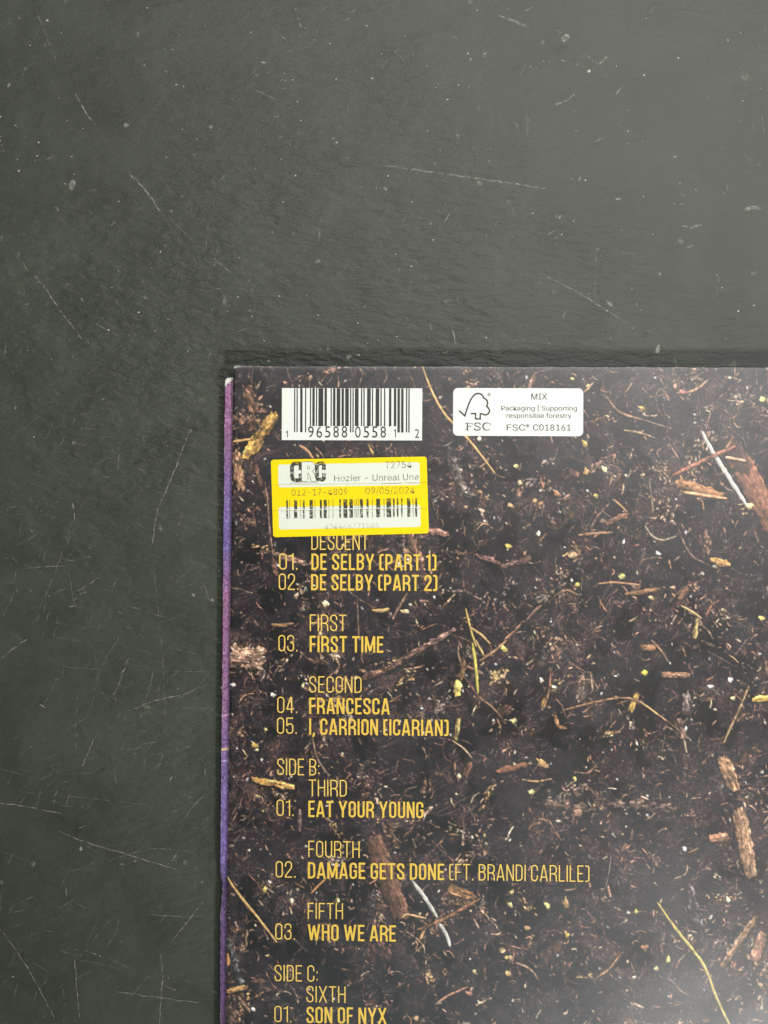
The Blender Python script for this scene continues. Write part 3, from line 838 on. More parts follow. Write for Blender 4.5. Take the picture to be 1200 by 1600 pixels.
# a cluster of pale bits beside the gold root
for i in range(46):
    x, y = R.gauss(776, 9), R.gauss(1056, 7)
    u_, v_ = uv(x, y); r = R.uniform(.8, 1.9)
    soil.blob(u_, v_, r * 1.6, r, R.uniform(0, 3), R.choice([(196, 156, 112), (150, 104, 80), (206, 176, 96)]), .8, i)
# the print's own softness and muted ink
b_ = soil.a * .90 + soil.a.mean(axis=2, keepdims=True) * np.array((.105, .10, .10))
lo_ = b_.mean(axis=2, keepdims=True)
b_ = b_ * (.90 + .13 * sstep(.10, .42, lo_))            # printers' contrast
for ax in (0, 1):                                       # and a little unsharp masking
    b_ = b_ * 1.2 - .10 * (np.roll(b_, 1, ax) + np.roll(b_, -1, ax))
soil.a = np.clip(b_, 0, .92)
# worn paper at the corner, the top edge and down the fold
yy_, xx_ = np.mgrid[0:40, 0:60].astype(float)
w_ = sstep(0, 1, np.clip(1.5 - (yy_ / (1.2 + 5.0 * np.exp(-xx_ / 9) * (.6 + .8 * vn(xx_ / 5, yy_ * 0, 5)))), 0, 1)) * np.exp(-xx_ / 24)
w_ *= .55 + .6 * fbm(xx_ / 3, yy_ / 2, 9, 2)
soil.a[:40, :60] += (np.array((.80, .80, .76)) - soil.a[:40, :60]) * np.clip(w_, 0, 1)[..., None]
for i in range(60):
    soil.blob(R.uniform(0, PANEL_W), R.uniform(0, 2.2), R.uniform(.8, 3), .8, 0, (170, 165, 150), R.uniform(.3, .8), i)
for i in range(34):
    soil.blob(R.uniform(0, 1.5), R.uniform(0, PANEL_H), .8, R.uniform(.8, 3), 0, (150, 140, 140), R.uniform(.3, .7), i)


def panel():
    mt = mat('printed_card', None, 0.37, 'print', 0.75)
    N, L, B = nodes(mt)
    tc = N.new('ShaderNodeTexCoord')
    n1 = N.new('ShaderNodeTexNoise'); n1.inputs['Scale'].default_value = 24; n1.inputs['Detail'].default_value = 2
    n2 = N.new('ShaderNodeTexNoise'); n2.inputs['Scale'].default_value = 2100; n2.inputs['Detail'].default_value = 2
    for n_ in (n1, n2): L.new(tc.outputs['Object'], n_.inputs['Vector'])
    n3 = N.new('ShaderNodeTexNoise'); n3.inputs['Scale'].default_value = 70; n3.inputs['Detail'].default_value = 5
    L.new(tc.outputs['Object'], n3.inputs['Vector'])
    rm = N.new('ShaderNodeMapRange'); L.new(n3.outputs[0], rm.inputs[0])
    rm.inputs[1].default_value = .3; rm.inputs[2].default_value = .7
    rm.inputs[3].default_value = .32; rm.inputs[4].default_value = .39
    L.new(rm.outputs[0], B.inputs['Roughness'])
    b1 = N.new('ShaderNodeBump'); b1.inputs['Strength'].default_value = .5; b1.inputs['Distance'].default_value = .0008
    b2 = N.new('ShaderNodeBump'); b2.inputs['Strength'].default_value = .10; b2.inputs['Distance'].default_value = .00006
    L.new(n1.outputs[0], b1.inputs['Height']); L.new(n2.outputs[0], b2.inputs['Height'])
    L.new(b1.outputs[0], b2.inputs['Normal']); L.new(b2.outputs[0], B.inputs['Normal'])
    card = mat('card_core', srgb(60, 56, 56), .7)
    step = 1.1
    nx, ny = int(PANEL_W / step) - 1, int(PANEL_H / step) - 1
    full = SIDE / PX
    us = np.concatenate([np.arange(nx) * step, np.linspace(nx * step, full, 60)])
    vs_ = np.concatenate([np.arange(ny) * step, np.linspace(ny * step, full, 60)])
    Ug, Vg = np.meshgrid(us, vs_)
    # bilinear sample of the picture; past its edge the picture is simply mirrored
    xs = np.where(Ug > PANEL_W - 2, 2 * (PANEL_W - 2) - Ug, Ug); ys = np.where(Vg > PANEL_H - 2, 2 * (PANEL_H - 2) - Vg, Vg)
    xs = np.abs(xs) % (PANEL_W - 2); ys = np.abs(ys) % (PANEL_H - 2)
    x0 = xs.astype(int); y0 = ys.astype(int); fx = (xs - x0)[..., None]; fy = (ys - y0)[..., None]
    a = to_lin(soil.a)
    c = (a[y0, x0] * (1 - fx) + a[y0, x0 + 1] * fx) * (1 - fy) + (a[y0 + 1, x0] * (1 - fx) + a[y0 + 1, x0 + 1] * fx) * fy
    # the outer corner is a little rounded
    r = 5.0
    ca, cb = r - Ug, r - Vg
    k = (ca > 0) & (cb > 0); dd = np.maximum(np.hypot(ca, cb), 1e-6); mx = np.maximum(np.maximum(ca, cb), 1e-6)
    Ug = np.where(k, r - ca * mx / dd, Ug); Vg = np.where(k, r - cb * mx / dd, Vg)
    # handled edges: not quite straight
    Vg = Vg + (fbm(Ug / 26, Ug * 0, 411, 4, .6) - .5) * 2.6 * np.exp(-Vg / 4)
    # edges of the board are pressed down a trace
    e = np.minimum(Ug, Vg)
    dz = -0.00012 * np.exp(-e / 2.2)
    V = P0[None, None] + EX[None, None] * (Ug * PX)[..., None] + EY[None, None] * (Vg * PX)[..., None]
    V[..., 2] += dz
    H_, W_ = Ug.shape
    idx = np.arange(H_ * W_).reshape(H_, W_)
    Q = np.stack([idx[:-1, :-1], idx[1:, :-1], idx[1:, 1:], idx[:-1, 1:]], -1).reshape(-1, 4)
    V = V.reshape(-1, 3); c = c.reshape(-1, 3)
    # sides and underside of the board
    ring = np.concatenate([idx[0, :], idx[1:, -1], idx[-1, -2::-1], idx[-2:0:-1, 0]])
    lo = V[ring].copy(); lo[:, 2] = ZT - 0.0007
    nb = len(V); nr = len(ring)
    li = np.arange(nr) + nb
    sides = np.stack([ring, np.roll(ring, -1), np.roll(li, -1), li], -1)
    corners = [nb, nb + W_ - 1, nb + W_ - 1 + H_ - 1, nb + 2 * (W_ - 1) + H_ - 1]
    allV = np.vstack([V, lo]); allc = np.vstack([c, np.full((nr, 3), .045)])
    allQ = np.vstack([Q, sides, np.array([corners])])
    fm = np.concatenate([np.zeros(len(Q)), np.ones(len(sides) + 1)])
    return raw_mesh('back_panel', allV, allQ, sleeve, [mt, card], allc, fm, ORG)


back = panel()


def board_box(name, u0, v0, u1, v1, z0, z1, mt):
    A = [(u0, v0), (u1, v0), (u1, v1), (u0, v1)]
    V = [P0 * np.array((1, 1, 0)) + EX * u * PX + EY * v * PX + np.array((0, 0, z)) for z in (z0, z1) for u, v in A]
    Q = [(0, 1, 2, 3), (7, 6, 5, 4), (0, 4, 5, 1), (1, 5, 6, 2), (2, 6, 7, 3), (3, 7, 4, 0)]
    return raw_mesh(name, V, Q, sleeve, [mt], None, None, ORG)


plain = mat('front_print', srgb(58, 44, 66), .4)
full = SIDE / PX
board_box('front_panel', 4, 14, full - 3, full - 3, 0.0002, 0.0009, plain)
board_box('inner_panel', 6, 16, full - 6, full - 6, 0.0012, 0.0027, mat('inner_card', srgb(70, 66, 64), .6))


# ---- the purple spine: a folded strip that shows to the left of the back panel
def spine():
    mt = mat('spine_print', None, .38, 'print')
    N, L, B = nodes(mt)
    tc = N.new('ShaderNodeTexCoord')
    n2 = N.new('ShaderNodeTexNoise'); n2.inputs['Scale'].default_value = 1500; n2.inputs['Detail'].default_value = 3
    L.new(tc.outputs['Object'], n2.inputs['Vector'])
    b2 = N.new('ShaderNodeBump'); b2.inputs['Strength'].default_value = .35; b2.inputs['Distance'].default_value = .0001
    L.new(n2.outputs[0], b2.inputs['Height']); L.new(b2.outputs[0], B.inputs['Normal'])
    top = 590.0
    ys = np.concatenate([np.arange(top, top + 12, .8), np.arange(top + 12, 1720, 1.5), np.linspace(1722, 2860, 150)])
    # left outline as the photograph shows it, in pixels
    ly = [590, 591, 593, 597, 604, 700, 760, 850, 1000, 1115, 1200, 1340, 1362, 1372, 1380, 1395, 1412, 1425, 1500, 1600, 3000]
    lx = [355.5, 353.6, 352.4, 351.5, 351.0, 349.8, 349.2, 348.2, 347.2, 346.0, 344.9, 343.9, 343.8, 345.0, 346.6, 346.8, 345.4, 344.0, 343.6, 343.2, 330]
    X0 = np.interp(ys, ly, lx)
    X0 = X0 + (fbm(ys / 9, ys * 0, 77, 3) - .5) * 1.3
    prof = np.linspace(0, 1, 22)
    V, Cc = [], []
    for j, (y, x0) in enumerate(zip(ys, X0)):
        # width 20 px of photograph: the last third slips under the back panel
        right = 364.5 - (y - 571) * 0.0107 + 5
        a = np.array(at(x0, y, ZT - .0011)); b_ = np.array(at(right, y, ZT - .0011))
        for t in prof:
            # profile from the table side round the fold to the top
            if t < .45:
                s = t / .45 * math.pi / 2
                p = a + (b_ - a) * (0.13 * (1 - math.sin(s)) * 0 + 0.16 * (1 - math.cos(math.pi / 2 - s)) ** 1.0)
                z = 0.0008 + (ZT - 0.0011 - 0.0008) * math.sin(s) ** .8 - .0002
            else:
                q = (t - .45) / .55
                p = a + (b_ - a) * (q * .98 + .02)
                z = ZT - .0013 + .00025 * math.sin(min(q * 1.6, 1) * math.pi / 2)
            V.append((p[0], p[1], z))
        q = np.array(prof)
        n = np.clip((q - .45) / .55, 0, 1)
        # pink and violet bands along the fold
        k = np.interp(y, [590, 680, 760, 850, 880, 930, 1000, 1100, 1170, 1250, 1340, 1400, 1450, 1560, 1620, 2860],
                      [.95, .85, .25, .0, .35, .95, .85, .75, .35, .1, .0, .3, .35, .45, .7, .5])
        dark = np.interp(y, [590, 1340, 1380, 1460, 1700], [1, 1, .74, .80, .74])
        pink = np.array((134, 92, 122)) / 255.; vio = np.array((106, 92, 142)) / 255.
        col = (pink * k + vio * (1 - k)) * dark
        g = 1 + .95 * (fbm(n * 8.5 + 3, np.full_like(n, y / 1.7), 91, 2, .8) - .5)
        c = col[None] * g[:, None]
        for (ym, hh, cm) in ((655, .8, (170, 140, 165)), (1117, 1.1, (206, 150, 176)), (1170, 1.5, (212, 186, 120)), (1188, .9, (176, 160, 200))):
            m_ = np.clip(hh + .5 - abs(y - (ym + 1.6 - n * 3.0)), 0, 1)
            c = c + (np.array(cm) / 255. - c) * m_[:, None]
        # bare paper where the end of the fold is scuffed
        m_ = np.clip((603 - y) / 6 - n * 2.3 + 1.6 * (vn(n * 4, np.full_like(n, y / 2.5), 4) - .2), 0, 1) * (y < 606)
        m_ = np.maximum(m_, (y < 592.5) * .8)
        m_ = np.maximum(m_, np.where(n < .10, .35 * sstep(.74, .86, vn(np.full_like(n, y / 5), n * 0, 15)), 0))
        c = c + (np.array((206, 202, 194)) / 255. - c) * m_[:, None]
        Cc.append(c)
    V = np.array(V); Cc = to_lin(np.array(Cc).reshape(-1, 3))
    H_, W_ = len(ys), len(prof)
    idx = np.arange(H_ * W_).reshape(H_, W_)
    Q = np.stack([idx[:-1, :-1], idx[1:, :-1], idx[1:, 1:], idx[:-1, 1:]], -1).reshape(-1, 4)
    # close the head of the fold
    nb = len(V)
    foot = V[idx[0]].copy(); foot[:, 2] = .0006
    V = np.vstack([V, foot]); Cc = np.vstack([Cc, np.full((W_, 3), .35)])
    fi = np.arange(W_) + nb
    cap = np.stack([idx[0, :-1], idx[0, 1:], fi[1:], fi[:-1]], -1)
    o = raw_mesh('spine', V, np.vstack([Q, cap]), sleeve, [mt], Cc, None, ORG)
    o['label'] = 'purple printed spine with a scuffed white tip'
    for p in o.data.polygons:
        p.use_smooth = True


spine()

# ------------------------------------------------------------------ lettering
GOLD = mat('gold_ink', srgb(200, 166, 66), .37)
GOLD2 = mat('pale_gold_ink', srgb(204, 172, 84), .37)


def glyph(ch, t, w):
    xl, xr, yb, yt = t / 2, w - t / 2, t / 2, 1 - t / 2
    xm = w / 2; r = (xr - xl) / 2; q = min(r * 1.25, .19)
    if ch in 'O0':
        q2 = r
        return [(arc(xm, yt - q2, r, q2, 0, 180, 12) + arc(xm, yb + q2, r, q2, 180, 360, 12), True)]
    if ch == 'C':
        return [([(xr, .64)] + arc(xm, yt - r, r, r, 0, 180, 12) + arc(xm, yb + r, r, r, 180, 360, 12) + [(xr, .36)], False)]
    if ch == 'G':
        return [([(xr, .66)] + arc(xm, yt - r, r, r, 0, 180, 12) + arc(xm, yb + r, r, r, 180, 360, 12) + [(xr, .48), (xm + t * .1, .48)], False)]
    if ch == 'D':
        return [([(xl, yb), (xl, yt)] + arc(xr - q, yt - q, q, q, 90, 0, 7) + arc(xr - q, yb + q, q, q, 0, -90, 7), True)]
    if ch == 'B':
        q = min(q, .2)
        k = .53
        return [([(xl, k), (xl, yt)] + arc(xr - q, yt - q, q, q, 90, 0, 6) + arc(xr - q, k + q, q, q, 0, -90, 6), True),
                ([(xl, yb), (xl, k)] + arc(xr - q, k - q, q, q, 90, 0, 6) + arc(xr - q, yb + q, q, q, 0, -90, 6), True)]
    if ch == 'P':
        k = .42
        return [([(xl, 0), (xl, 1)], False), ([(xl, yt)] + arc(xr - q, yt - q, q, q, 90, 0, 7) + arc(xr - q, k + q, q, q, 0, -90, 7) + [(xl, k)], False)]
    if ch == 'R':
        k = .47
        return [([(xl, 0), (xl, 1)], False), ([(xl, yt)] + arc(xr - q, yt - q, q, q, 90, 0, 7) + arc(xr - q, k + q, q, q, 0, -90, 7) + [(xl, k)], False),
                (arc(xr - q, k - q, q, q, 80, 0, 6) + [(xr, .12), (xr + t * .12, 0)], False)]
    if ch == 'E':
        return [([(xl, 0), (xl, 1)], False), ([(xl, yt), (w, yt)], False), ([(xl, .5), (w * .9, .5)], False), ([(xl, yb), (w, yb)], False)]
    if ch == 'F':
        return [([(xl, 0), (xl, 1)], False), ([(xl, yt), (w, yt)], False), ([(xl, .49), (w * .9, .49)], False)]
    if ch == 'L':
        return [([(xl, 1), (xl, yb), (w, yb)], False)]
    if ch == 'T':
        return [([(0, yt), (w, yt)], False), ([(xm, 0), (xm, yt)], False)]
    if ch == 'I':
        return [([(xm, 0), (xm, 1)], False)]
    if ch == 'H':
        return [([(xl, 0), (xl, 1)], False), ([(xr, 0), (xr, 1)], False), ([(xl, .52), (xr, .52)], False)]
    if ch == 'A':
        return [([(xl * .9, 0), (xm - t * .18, 1)], False), ([(w - xl * .9, 0), (xm + t * .18, 1)], False), ([(w * .25, .25), (w * .75, .25)], False)]
    if ch == 'N':
        return [([(xl, 0), (xl, 1)], False), ([(xr, 0), (xr, 1)], False), ([(xl + t * .1, .98), (xr - t * .1, .02)], False)]
    if ch == 'M':
        return [([(xl, 0), (xl, 1)], False), ([(xr, 0), (xr, 1)], False), ([(xl + t * .1, .98), (xm, .08)], False), ([(xr - t * .1, .98), (xm, .08)], False)]
    if ch == 'W':
        return [([(xl * .9, 1), (w * .28, .02)], False), ([(w * .28, .02), (xm, .92)], False), ([(xm, .92), (w * .72, .02)], False), ([(w * .72, .02), (w - xl * .9, 1)], False)]
    if ch == 'Y':
        return [([(xl * .8, 1), (xm, .40)], False), ([(w - xl * .8, 1), (xm, .40)], False), ([(xm, 0), (xm, .44)], False)]
    if ch == 'X':
        return [([(xl * .9, 0), (w - xl * .9, 1)], False), ([(xl * .9, 1), (w - xl * .9, 0)], False)]
    if ch == 'U':
        return [([(xl, 1)] + arc(xm, yb + r, r, r, 180, 360, 14) + [(xr, 1)], False)]
    if ch == 'S':
        P = [(xr, .68)] + arc(xm, yt - r, r, r, 0, 180, 12)
        for i in range(1, 9):
            s = i / 9
            bx = (1 - s) ** 3 * xl + 3 * (1 - s) ** 2 * s * xl + 3 * (1 - s) * s * s * xr + s ** 3 * xr
            by = (1 - s) ** 3 * .74 + 3 * (1 - s) ** 2 * s * .54 + 3 * (1 - s) * s * s * .48 + s ** 3 * .27
            P.append((bx, by))
        return [(P + arc(xm, yb + r, r, r, 0, -180, 12) + [(xl, .32)], False)]
    if ch == '1':
        return [([(xr, 0), (xr, 1)], False), ([(0, .84), (xr - t * .4, .88)], False)]
    if ch == '2':
        P = [(xl, .68)] + arc(xm, yt - r, r, r, 180, 0, 12) + [(xr, .68), (xr * .93, .56), (xl + (xr - xl) * .35, .30), (xl, .12), (xl, yb), (w, yb)]
        return [(P, False)]
    if ch == '3':
        return [([(xl, .70)] + arc(xm, yt - r, r, r, 180, 0, 10) + [(xr, .66)] + arc(xr - q * .8, .54 + q * .8, q * .8, q * .8, 0, -90, 5) + [(xm - t * .4, .54)], False),
                ([(xm - t * .3, .535)] + arc(xr - q * .8, .53 - q * .8, q * .8, q * .8, 90, 0, 5) + arc(xm, yb + r, r, r, 0, -180, 10) + [(xl, .30)], False)]
    if ch == '4':
        return [([(w * .62, 1), (xl, .27)], False), ([(0, .24), (w, .24)], False), ([(w * .72, 0), (w * .72, .98)], False)]
    if ch == '5':
        return [([(w * .96, yt), (xl * 1.2, yt), (xl * 1.1, .48)], False),
                ([(xl * 1.1, .50), (xl + r * .5, .585)] + arc(xm, .62 - r, r, r, 80, 0, 8) + arc(xm, yb + r, r, r, 0, -180, 10) + [(xl, .30)], False)]
    if ch == '(':
        return [([(w, yt)] + arc(xl + q, yt - q, q, q, 90, 180, 6) + arc(xl + q, yb + q, q, q, 180, 270, 6) + [(w, yb)], False)]
    if ch == ')':
        return [([(0, yt)] + arc(xr - q, yt - q, q, q, 90, 0, 6) + arc(xr - q, yb + q, q, q, 0, -90, 6) + [(0, yb)], False)]
    if ch == '.':
        return [([(xm, 0), (xm, max(t, .10))], False)]
    if ch == ':':
        return [([(xm, .08), (xm, .08 + max(t, .10))], False), ([(xm, .52), (xm, .52 + max(t, .10))], False)]
    if ch == ',':
        return [([(xm, max(t, .10)), (xm, 0), (xm - t * .45, -.12)], False)]
    return []


WID = dict(M=.56, W=.66, A=.46, E=.35, F=.34, L=.34, T=.40, Y=.46, X=.46, N=.43, H=.42, R=.42)
WID['1'] = .24; WID['('] = .24; WID[')'] = .24


def condensed(ink, text, x0, x1, base, top, t, slope, mi=0):
    """One line of tall condensed capitals between x0 and x1 on the baseline."""
    h = base - top
    gap = .085 if t > .1 else .11
    adv = []; x = 0
    for ch in text:
        if ch == ' ':
            x += .20; continue
        w = t * 1.02 if ch in 'I' else (max(t, .09) if ch in '.:,' else WID.get(ch, .40))
        adv.append((ch, x, w)); x += w + gap
    W = x - gap
    k = (x1 - x0) / (W * h)
    for ch, gx, w in adv:
        for P, closed in glyph(ch, t / max(k, .5) ** .0, w):
            Q = []
            for (a, b) in P:
                px = x0 + (gx + a) * k * h
                Q.append((px, base - b * h + slope * (px - x0)))
            ink.ribbon(Q, t * h * (.5 + .5 * k), closed, mi)


def slope_at(y):
    return 0.0024 + max(0, y - 571) * 0.0000125


TH, BO = .070, .116
lines = [
    ('track_heading', 'DESCENT', 486.5, 575.5, 859, 833.5, TH), ('track_number', '01.', 436, 465, 890, 864.5, TH),
    ('track_title', 'DE SELBY (PART 1)', 486.5, 682, 890.3, 865, BO), ('track_number', '02.', 435.5, 466.5, 921.6, 896, TH),
    ('track_title', 'DE SELBY (PART 2)', 486, 683.5, 922.2, 897, BO),
    ('track_heading', 'FIRST', 484, 541, 985.8, 960, TH), ('track_number', '03.', 435, 465, 1017.6, 992, TH),
    ('track_title', 'FIRST TIME', 483.7, 599, 1018.8, 993.5, BO),
    ('track_heading', 'SECOND', 483, 565, 1082, 1056.5, TH), ('track_number', '04.', 433, 464.5, 1113.9, 1088.5, TH),
    ('track_title', 'FRANCESCA', 483, 609, 1115.3, 1090, BO), ('track_number', '05.', 432.7, 464, 1146.4, 1121, TH),
    ('track_title', 'I, CARRION (ICARIAN)', 483, 701, 1147.9, 1122.5, BO),
    ('side_heading', 'SIDE B:', 433, 499.5, 1211, 1185, TH), ('track_heading', 'THIRD', 482.5, 541.8, 1244, 1218, TH),
    ('track_number', '01.', 432, 459, 1274.8, 1249.2, TH), ('track_title', 'EAT YOUR YOUNG', 481.7, 661.6, 1276.5, 1251, BO),
    ('track_heading', 'FOURTH', 481.7, 562, 1339.3, 1313.6, TH), ('track_number', '02.', 430.7, 462, 1371, 1345.5, TH),
    ('track_title', 'DAMAGE GETS DONE', 481, 694, 1372.4, 1347, BO),
    ('track_guest', '(FT. BRANDI CARLILE)', 702, 921, 1375.2, 1349.6, TH),
    ('track_heading', 'FIFTH', 480.8, 536, 1435.6, 1410.5, TH), ('track_number', '03.', 430, 461, 1468, 1442.6, TH),
    ('track_title', 'WHO WE ARE', 481, 618.5, 1469.4, 1444, BO),
    ('side_heading', 'SIDE C:', 429, 496.7, 1533, 1507.5, TH), ('track_heading', 'SIXTH', 478.8, 540, 1566, 1540.5, TH),
    ('track_number', '01.', 428.7, 455.6, 1597, 1571.5, TH), ('track_title', 'SON OF NYX', 478.8, 604, 1598.5, 1573, BO)]
for nm, tx, x0, x1, b_, t_, th in lines:
    ink = Ink()
    condensed(ink, tx, x0, x1, b_, t_, th, slope_at(b_))
    ink.build(nm, ZT + 0.00003, [GOLD if th == BO else GOLD2], back, ORG)


# ---- small sans lettering from Blender's own built-in face
_tmp = {}


try:                                     # Blender ships this face itself
    import os
    FACE = bpy.data.fonts.load(os.path.join(bpy.utils.resource_path('LOCAL'), 'datafiles', 'fonts', 'Inter.woff2'))
except Exception:
    FACE = None


def sans_mesh(text, face=True):
    cu = bpy.data.curves.new('lettering_source', 'FONT')
    if face and FACE is not None:
        cu.font = FACE
    cu.body = text; cu.size = 1.0; cu.resolution_u = 3
    o = bpy.data.objects.new('lettering_source', cu)
    COL.objects.link(o)
    dg = bpy.context.evaluated_depsgraph_get(); dg.update()
    me = bpy.data.meshes.new_from_object(o.evaluated_get(dg))
    V = np.array([v.co[:2] for v in me.vertices]); F = [tuple(p.vertices) for p in me.polygons]
    bpy.data.objects.remove(o); bpy.data.curves.remove(cu); bpy.data.meshes.remove(me)
    return V, F


CAP = float(np.ptp(sans_mesh('H')[0][:, 1]))


def sans(ink, text, x0, x1, base, top, slope=0.0, mi=0, face=True, spread=True):
    V, F = sans_mesh(text, face)
    k = (x1 - x0) / np.ptp(V[:, 0]); h = (base - top) / CAP
    X = x0 + (V[:, 0] - V[:, 0].min()) * k
    Y = base - V[:, 1] * h + slope * (X - x0)
    for d in ((-.16, .16) if face and spread else (0,)):   # a touch of ink spread
        ink.mesh(np.stack([X + d, Y], -1), F, mi)


def worn_ink(name, col, lo, hi, scale=1500, rough=.45, amax=1.0):
    mt = mat(name, col, rough)
    N, L, B = nodes(mt)
    tc = N.new('ShaderNodeTexCoord')
    n = N.new('ShaderNodeTexNoise'); n.inputs['Scale'].default_value = scale; n.inputs['Detail'].default_value = 2
    L.new(tc.outputs['Object'], n.inputs['Vector'])
    r = N.new('ShaderNodeMapRange'); L.new(n.outputs[0], r.inputs[0])
    r.inputs[1].default_value = lo; r.inputs[2].default_value = hi
    r.inputs[3].default_value = .25 * amax; r.inputs[4].default_value = amax
    L.new(r.outputs[0], B.inputs['Alpha'])
    return mt


WHITE = mat('white_print', srgb(196, 198, 192), .36)
BLACK = mat('black_print', srgb(40, 38, 38), .35)
GREY = mat('grey_print', srgb(60, 60, 58), .4)

# ---- the white bar code box
bar = slab('barcode_label', [(440.6, 606.3), (659.8, 606.8), (659.4, 688.2), (440.2, 687.6)], ZT + .00001, ZT + .00003, WHITE, sleeve, ORG)
bar['label'] = 'white product bar code box above the yellow sticker'
digits = '196588055812'
LC = ['0001101', '0011001', '0010011', '0111101', '0100011', '0110001', '0101111', '0111011', '0110111', '0001011']
bits = '101' + ''.join(LC[int(c)] for c in digits[:6]) + '01010' + ''.join(''.join('10'[int(b)] for b in LC[int(c)]) for c in digits[6:]) + '101'
ink = Ink()
X0, MOD = 459.6, 180.6 / 95
i = 0
while i < 95:
    if bits[i] == '1':
        j = i
        while j < 95 and bits[j] == '1': j += 1
        long_ = i < 10 or i >= 85 or 45 <= i < 50
        xa, xb = X0 + i * MOD, X0 + j * MOD
        yb = 675.2 if long_ else 665.6
        ink.poly([(xa, 606.6 + .0024 * (xa - 440)), (xb, 606.6 + .0024 * (xa - 440)), (xb - .15, yb + .003 * (xa - 440)), (xa - .15, yb + .003 * (xa - 440))])
        i = j
    else:
        i += 1
ink.build('bars', ZT + .000045, [BLACK], bar, ORG)
ink = Ink()
def one(x, base, top):
    ink.ribbon([(x - 3.0, top + 2.6), (x, top + .6), (x, base)], 1.25)
one(449.2, 683.4, 673.4)
for k, ch in enumerate('96588'):
    sans(ink, ch, 481.4 + k * 13.1, 490.2 + k * 13.1, 683.6, 670.6, face=False)
for k, ch in enumerate('0558'):
    x = 554.8 + k * 13.2
    sans(ink, ch, x, x + 8.8, 683.8, 670.8, face=False)
one(618.0, 683.8, 670.8)
sans(ink, '2', 648.2, 655.2, 684.2, 674.0, face=False)
ink.build('digits', ZT + .000045, [BLACK], bar, ORG)

# ---- the white forestry mark
fsc = slab('forestry_label', round_quad((708.2, 606.2), (911.4, 606.9), (911.2, 681.6), (707.8, 680.8), 7.5), ZT + .00001, ZT + .00003, WHITE, sleeve, ORG)
fsc['label'] = 'white forestry certification box with tree mark'


def Fm(x, y):
    return (680 + x / 4.615, 580 + y / 4.615)


ink = Ink()
EM = mat('emblem_ink', srgb(36, 36, 34), .4)
P = [(172, 284), (214, 322), (224, 290), (240, 242), (256, 206), (274, 180), (292, 164), (312, 160), (330, 165), (343, 178), (350, 194),
     (364, 201), (375, 214), (378, 230), (375, 245), (370, 254), (383, 264), (391, 278), (391, 294), (382, 308), (366, 315), (350, 314), (334, 306), (322, 306)]
ink.ribbon([Fm(*p) for p in P], 2.5)
ink.ribbon([Fm(256, 307), Fm(291, 305), Fm(291, 344), Fm(325, 344), Fm(325, 305)], 2.4)
ink.ribbon([Fm(388 + 10 * math.cos(a), 168 + 10 * math.sin(a)) for a in np.linspace(0, 2 * math.pi, 14)[:-1]], .7, True)
sans(ink, 'R', Fm(384, 0)[0], Fm(393, 0)[0], Fm(0, 173)[1], Fm(0, 163)[1])
# wide serif capitals below the tree
def seg(a, b, w): ink.ribbon([Fm(*a), Fm(*b)], w)
seg((232, 374), (232, 424), 2.1); seg((214, 375), (268, 375), .9); seg((268, 374), (268, 388), .8); seg((232, 398), (256, 398), .9)
seg((256, 391), (256, 405), .7); seg((214, 424), (250, 424), .8)
S2 = [(325, 386), (322, 378), (312, 373), (300, 373), (288, 377), (285, 386), (292, 395), (308, 400), (322, 407), (326, 414), (320, 422), (306, 426), (292, 424), (284, 416), (282, 410)]
ink.ribbon([Fm(*p) for p in S2], 1.5)
seg((325, 374), (325, 388), .7); seg((282, 408), (282, 425), .7)
C2 = [(397, 388), (392, 379), (382, 374), (368, 373), (354, 378), (346, 389), (344, 400), (348, 412), (358, 422), (372, 426), (386, 424), (398, 416)]
ink.ribbon([Fm(*p) for p in C2], 1.5, taper=[.4, .5, .6, .8, 1.2, 1.4, 1.5, 1.4, 1.2, .8, .6, .4])
seg((398, 374), (398, 390), .7)
ink.build('tree_emblem', ZT + .000045, [EM], fsc, ORG)
for nm, tx, a, b, base, top in (('lettering', 'MIX', 692, 808, 205, 161), ('lettering', 'Packaging | Supporting', 477, 1022, 283, 250),
                                ('lettering', 'responsible forestry', 515, 983, 336, 303)):
    ink = Ink()
    xa, yb = Fm(a, base); xb, yt = Fm(b, top)
    sans(ink, tx, xa, xb, yb, yt, .002)
    ink.build(nm, ZT + .000045, [GREY], fsc, ORG)
ink = Ink()
xa, yb = Fm(516, 428); xb, yt = Fm(650, 384)
sans(ink, 'FSC', xa, xb, yb, yt, .002)
ink.ribbon([Fm(666 + 10 * math.cos(a), 393 + 10 * math.sin(a)) for a in np.linspace(0, 2 * math.pi, 14)[:-1]], .8, True)
sans(ink, 'R', Fm(662, 0)[0], Fm(671, 0)[0], Fm(0, 399)[1], Fm(0, 388)[1])
xa, yb = Fm(706, 428); xb, yt = Fm(978, 384)
sans(ink, 'C018161', xa, xb, yb, yt, .002)
ink.build('lettering', ZT + .000045, [GREY], fsc, ORG)

# ---- the yellow price sticker
YEL = mat('yellow_sticker', srgb(208, 183, 0), .5, None, .22)
STW = mat('sticker_paper', srgb(189, 193, 181), .5)
GRAY_T = worn_ink('thermal_grey', srgb(70, 70, 58), .28, .55, 2200, amax=.66)
FAINT_T = worn_ink('thermal_faint', srgb(104, 106, 94), .30, .6, 2200, amax=.34)
DARK_T = worn_ink('thermal_dark', srgb(44, 44, 36), .32, .55, 1900, amax=.95)
CUT = mat('slit', srgb(150, 136, 16), .6)


def T(x, y):
    return (410 + x / 4.286, 700 + y / 4.286)


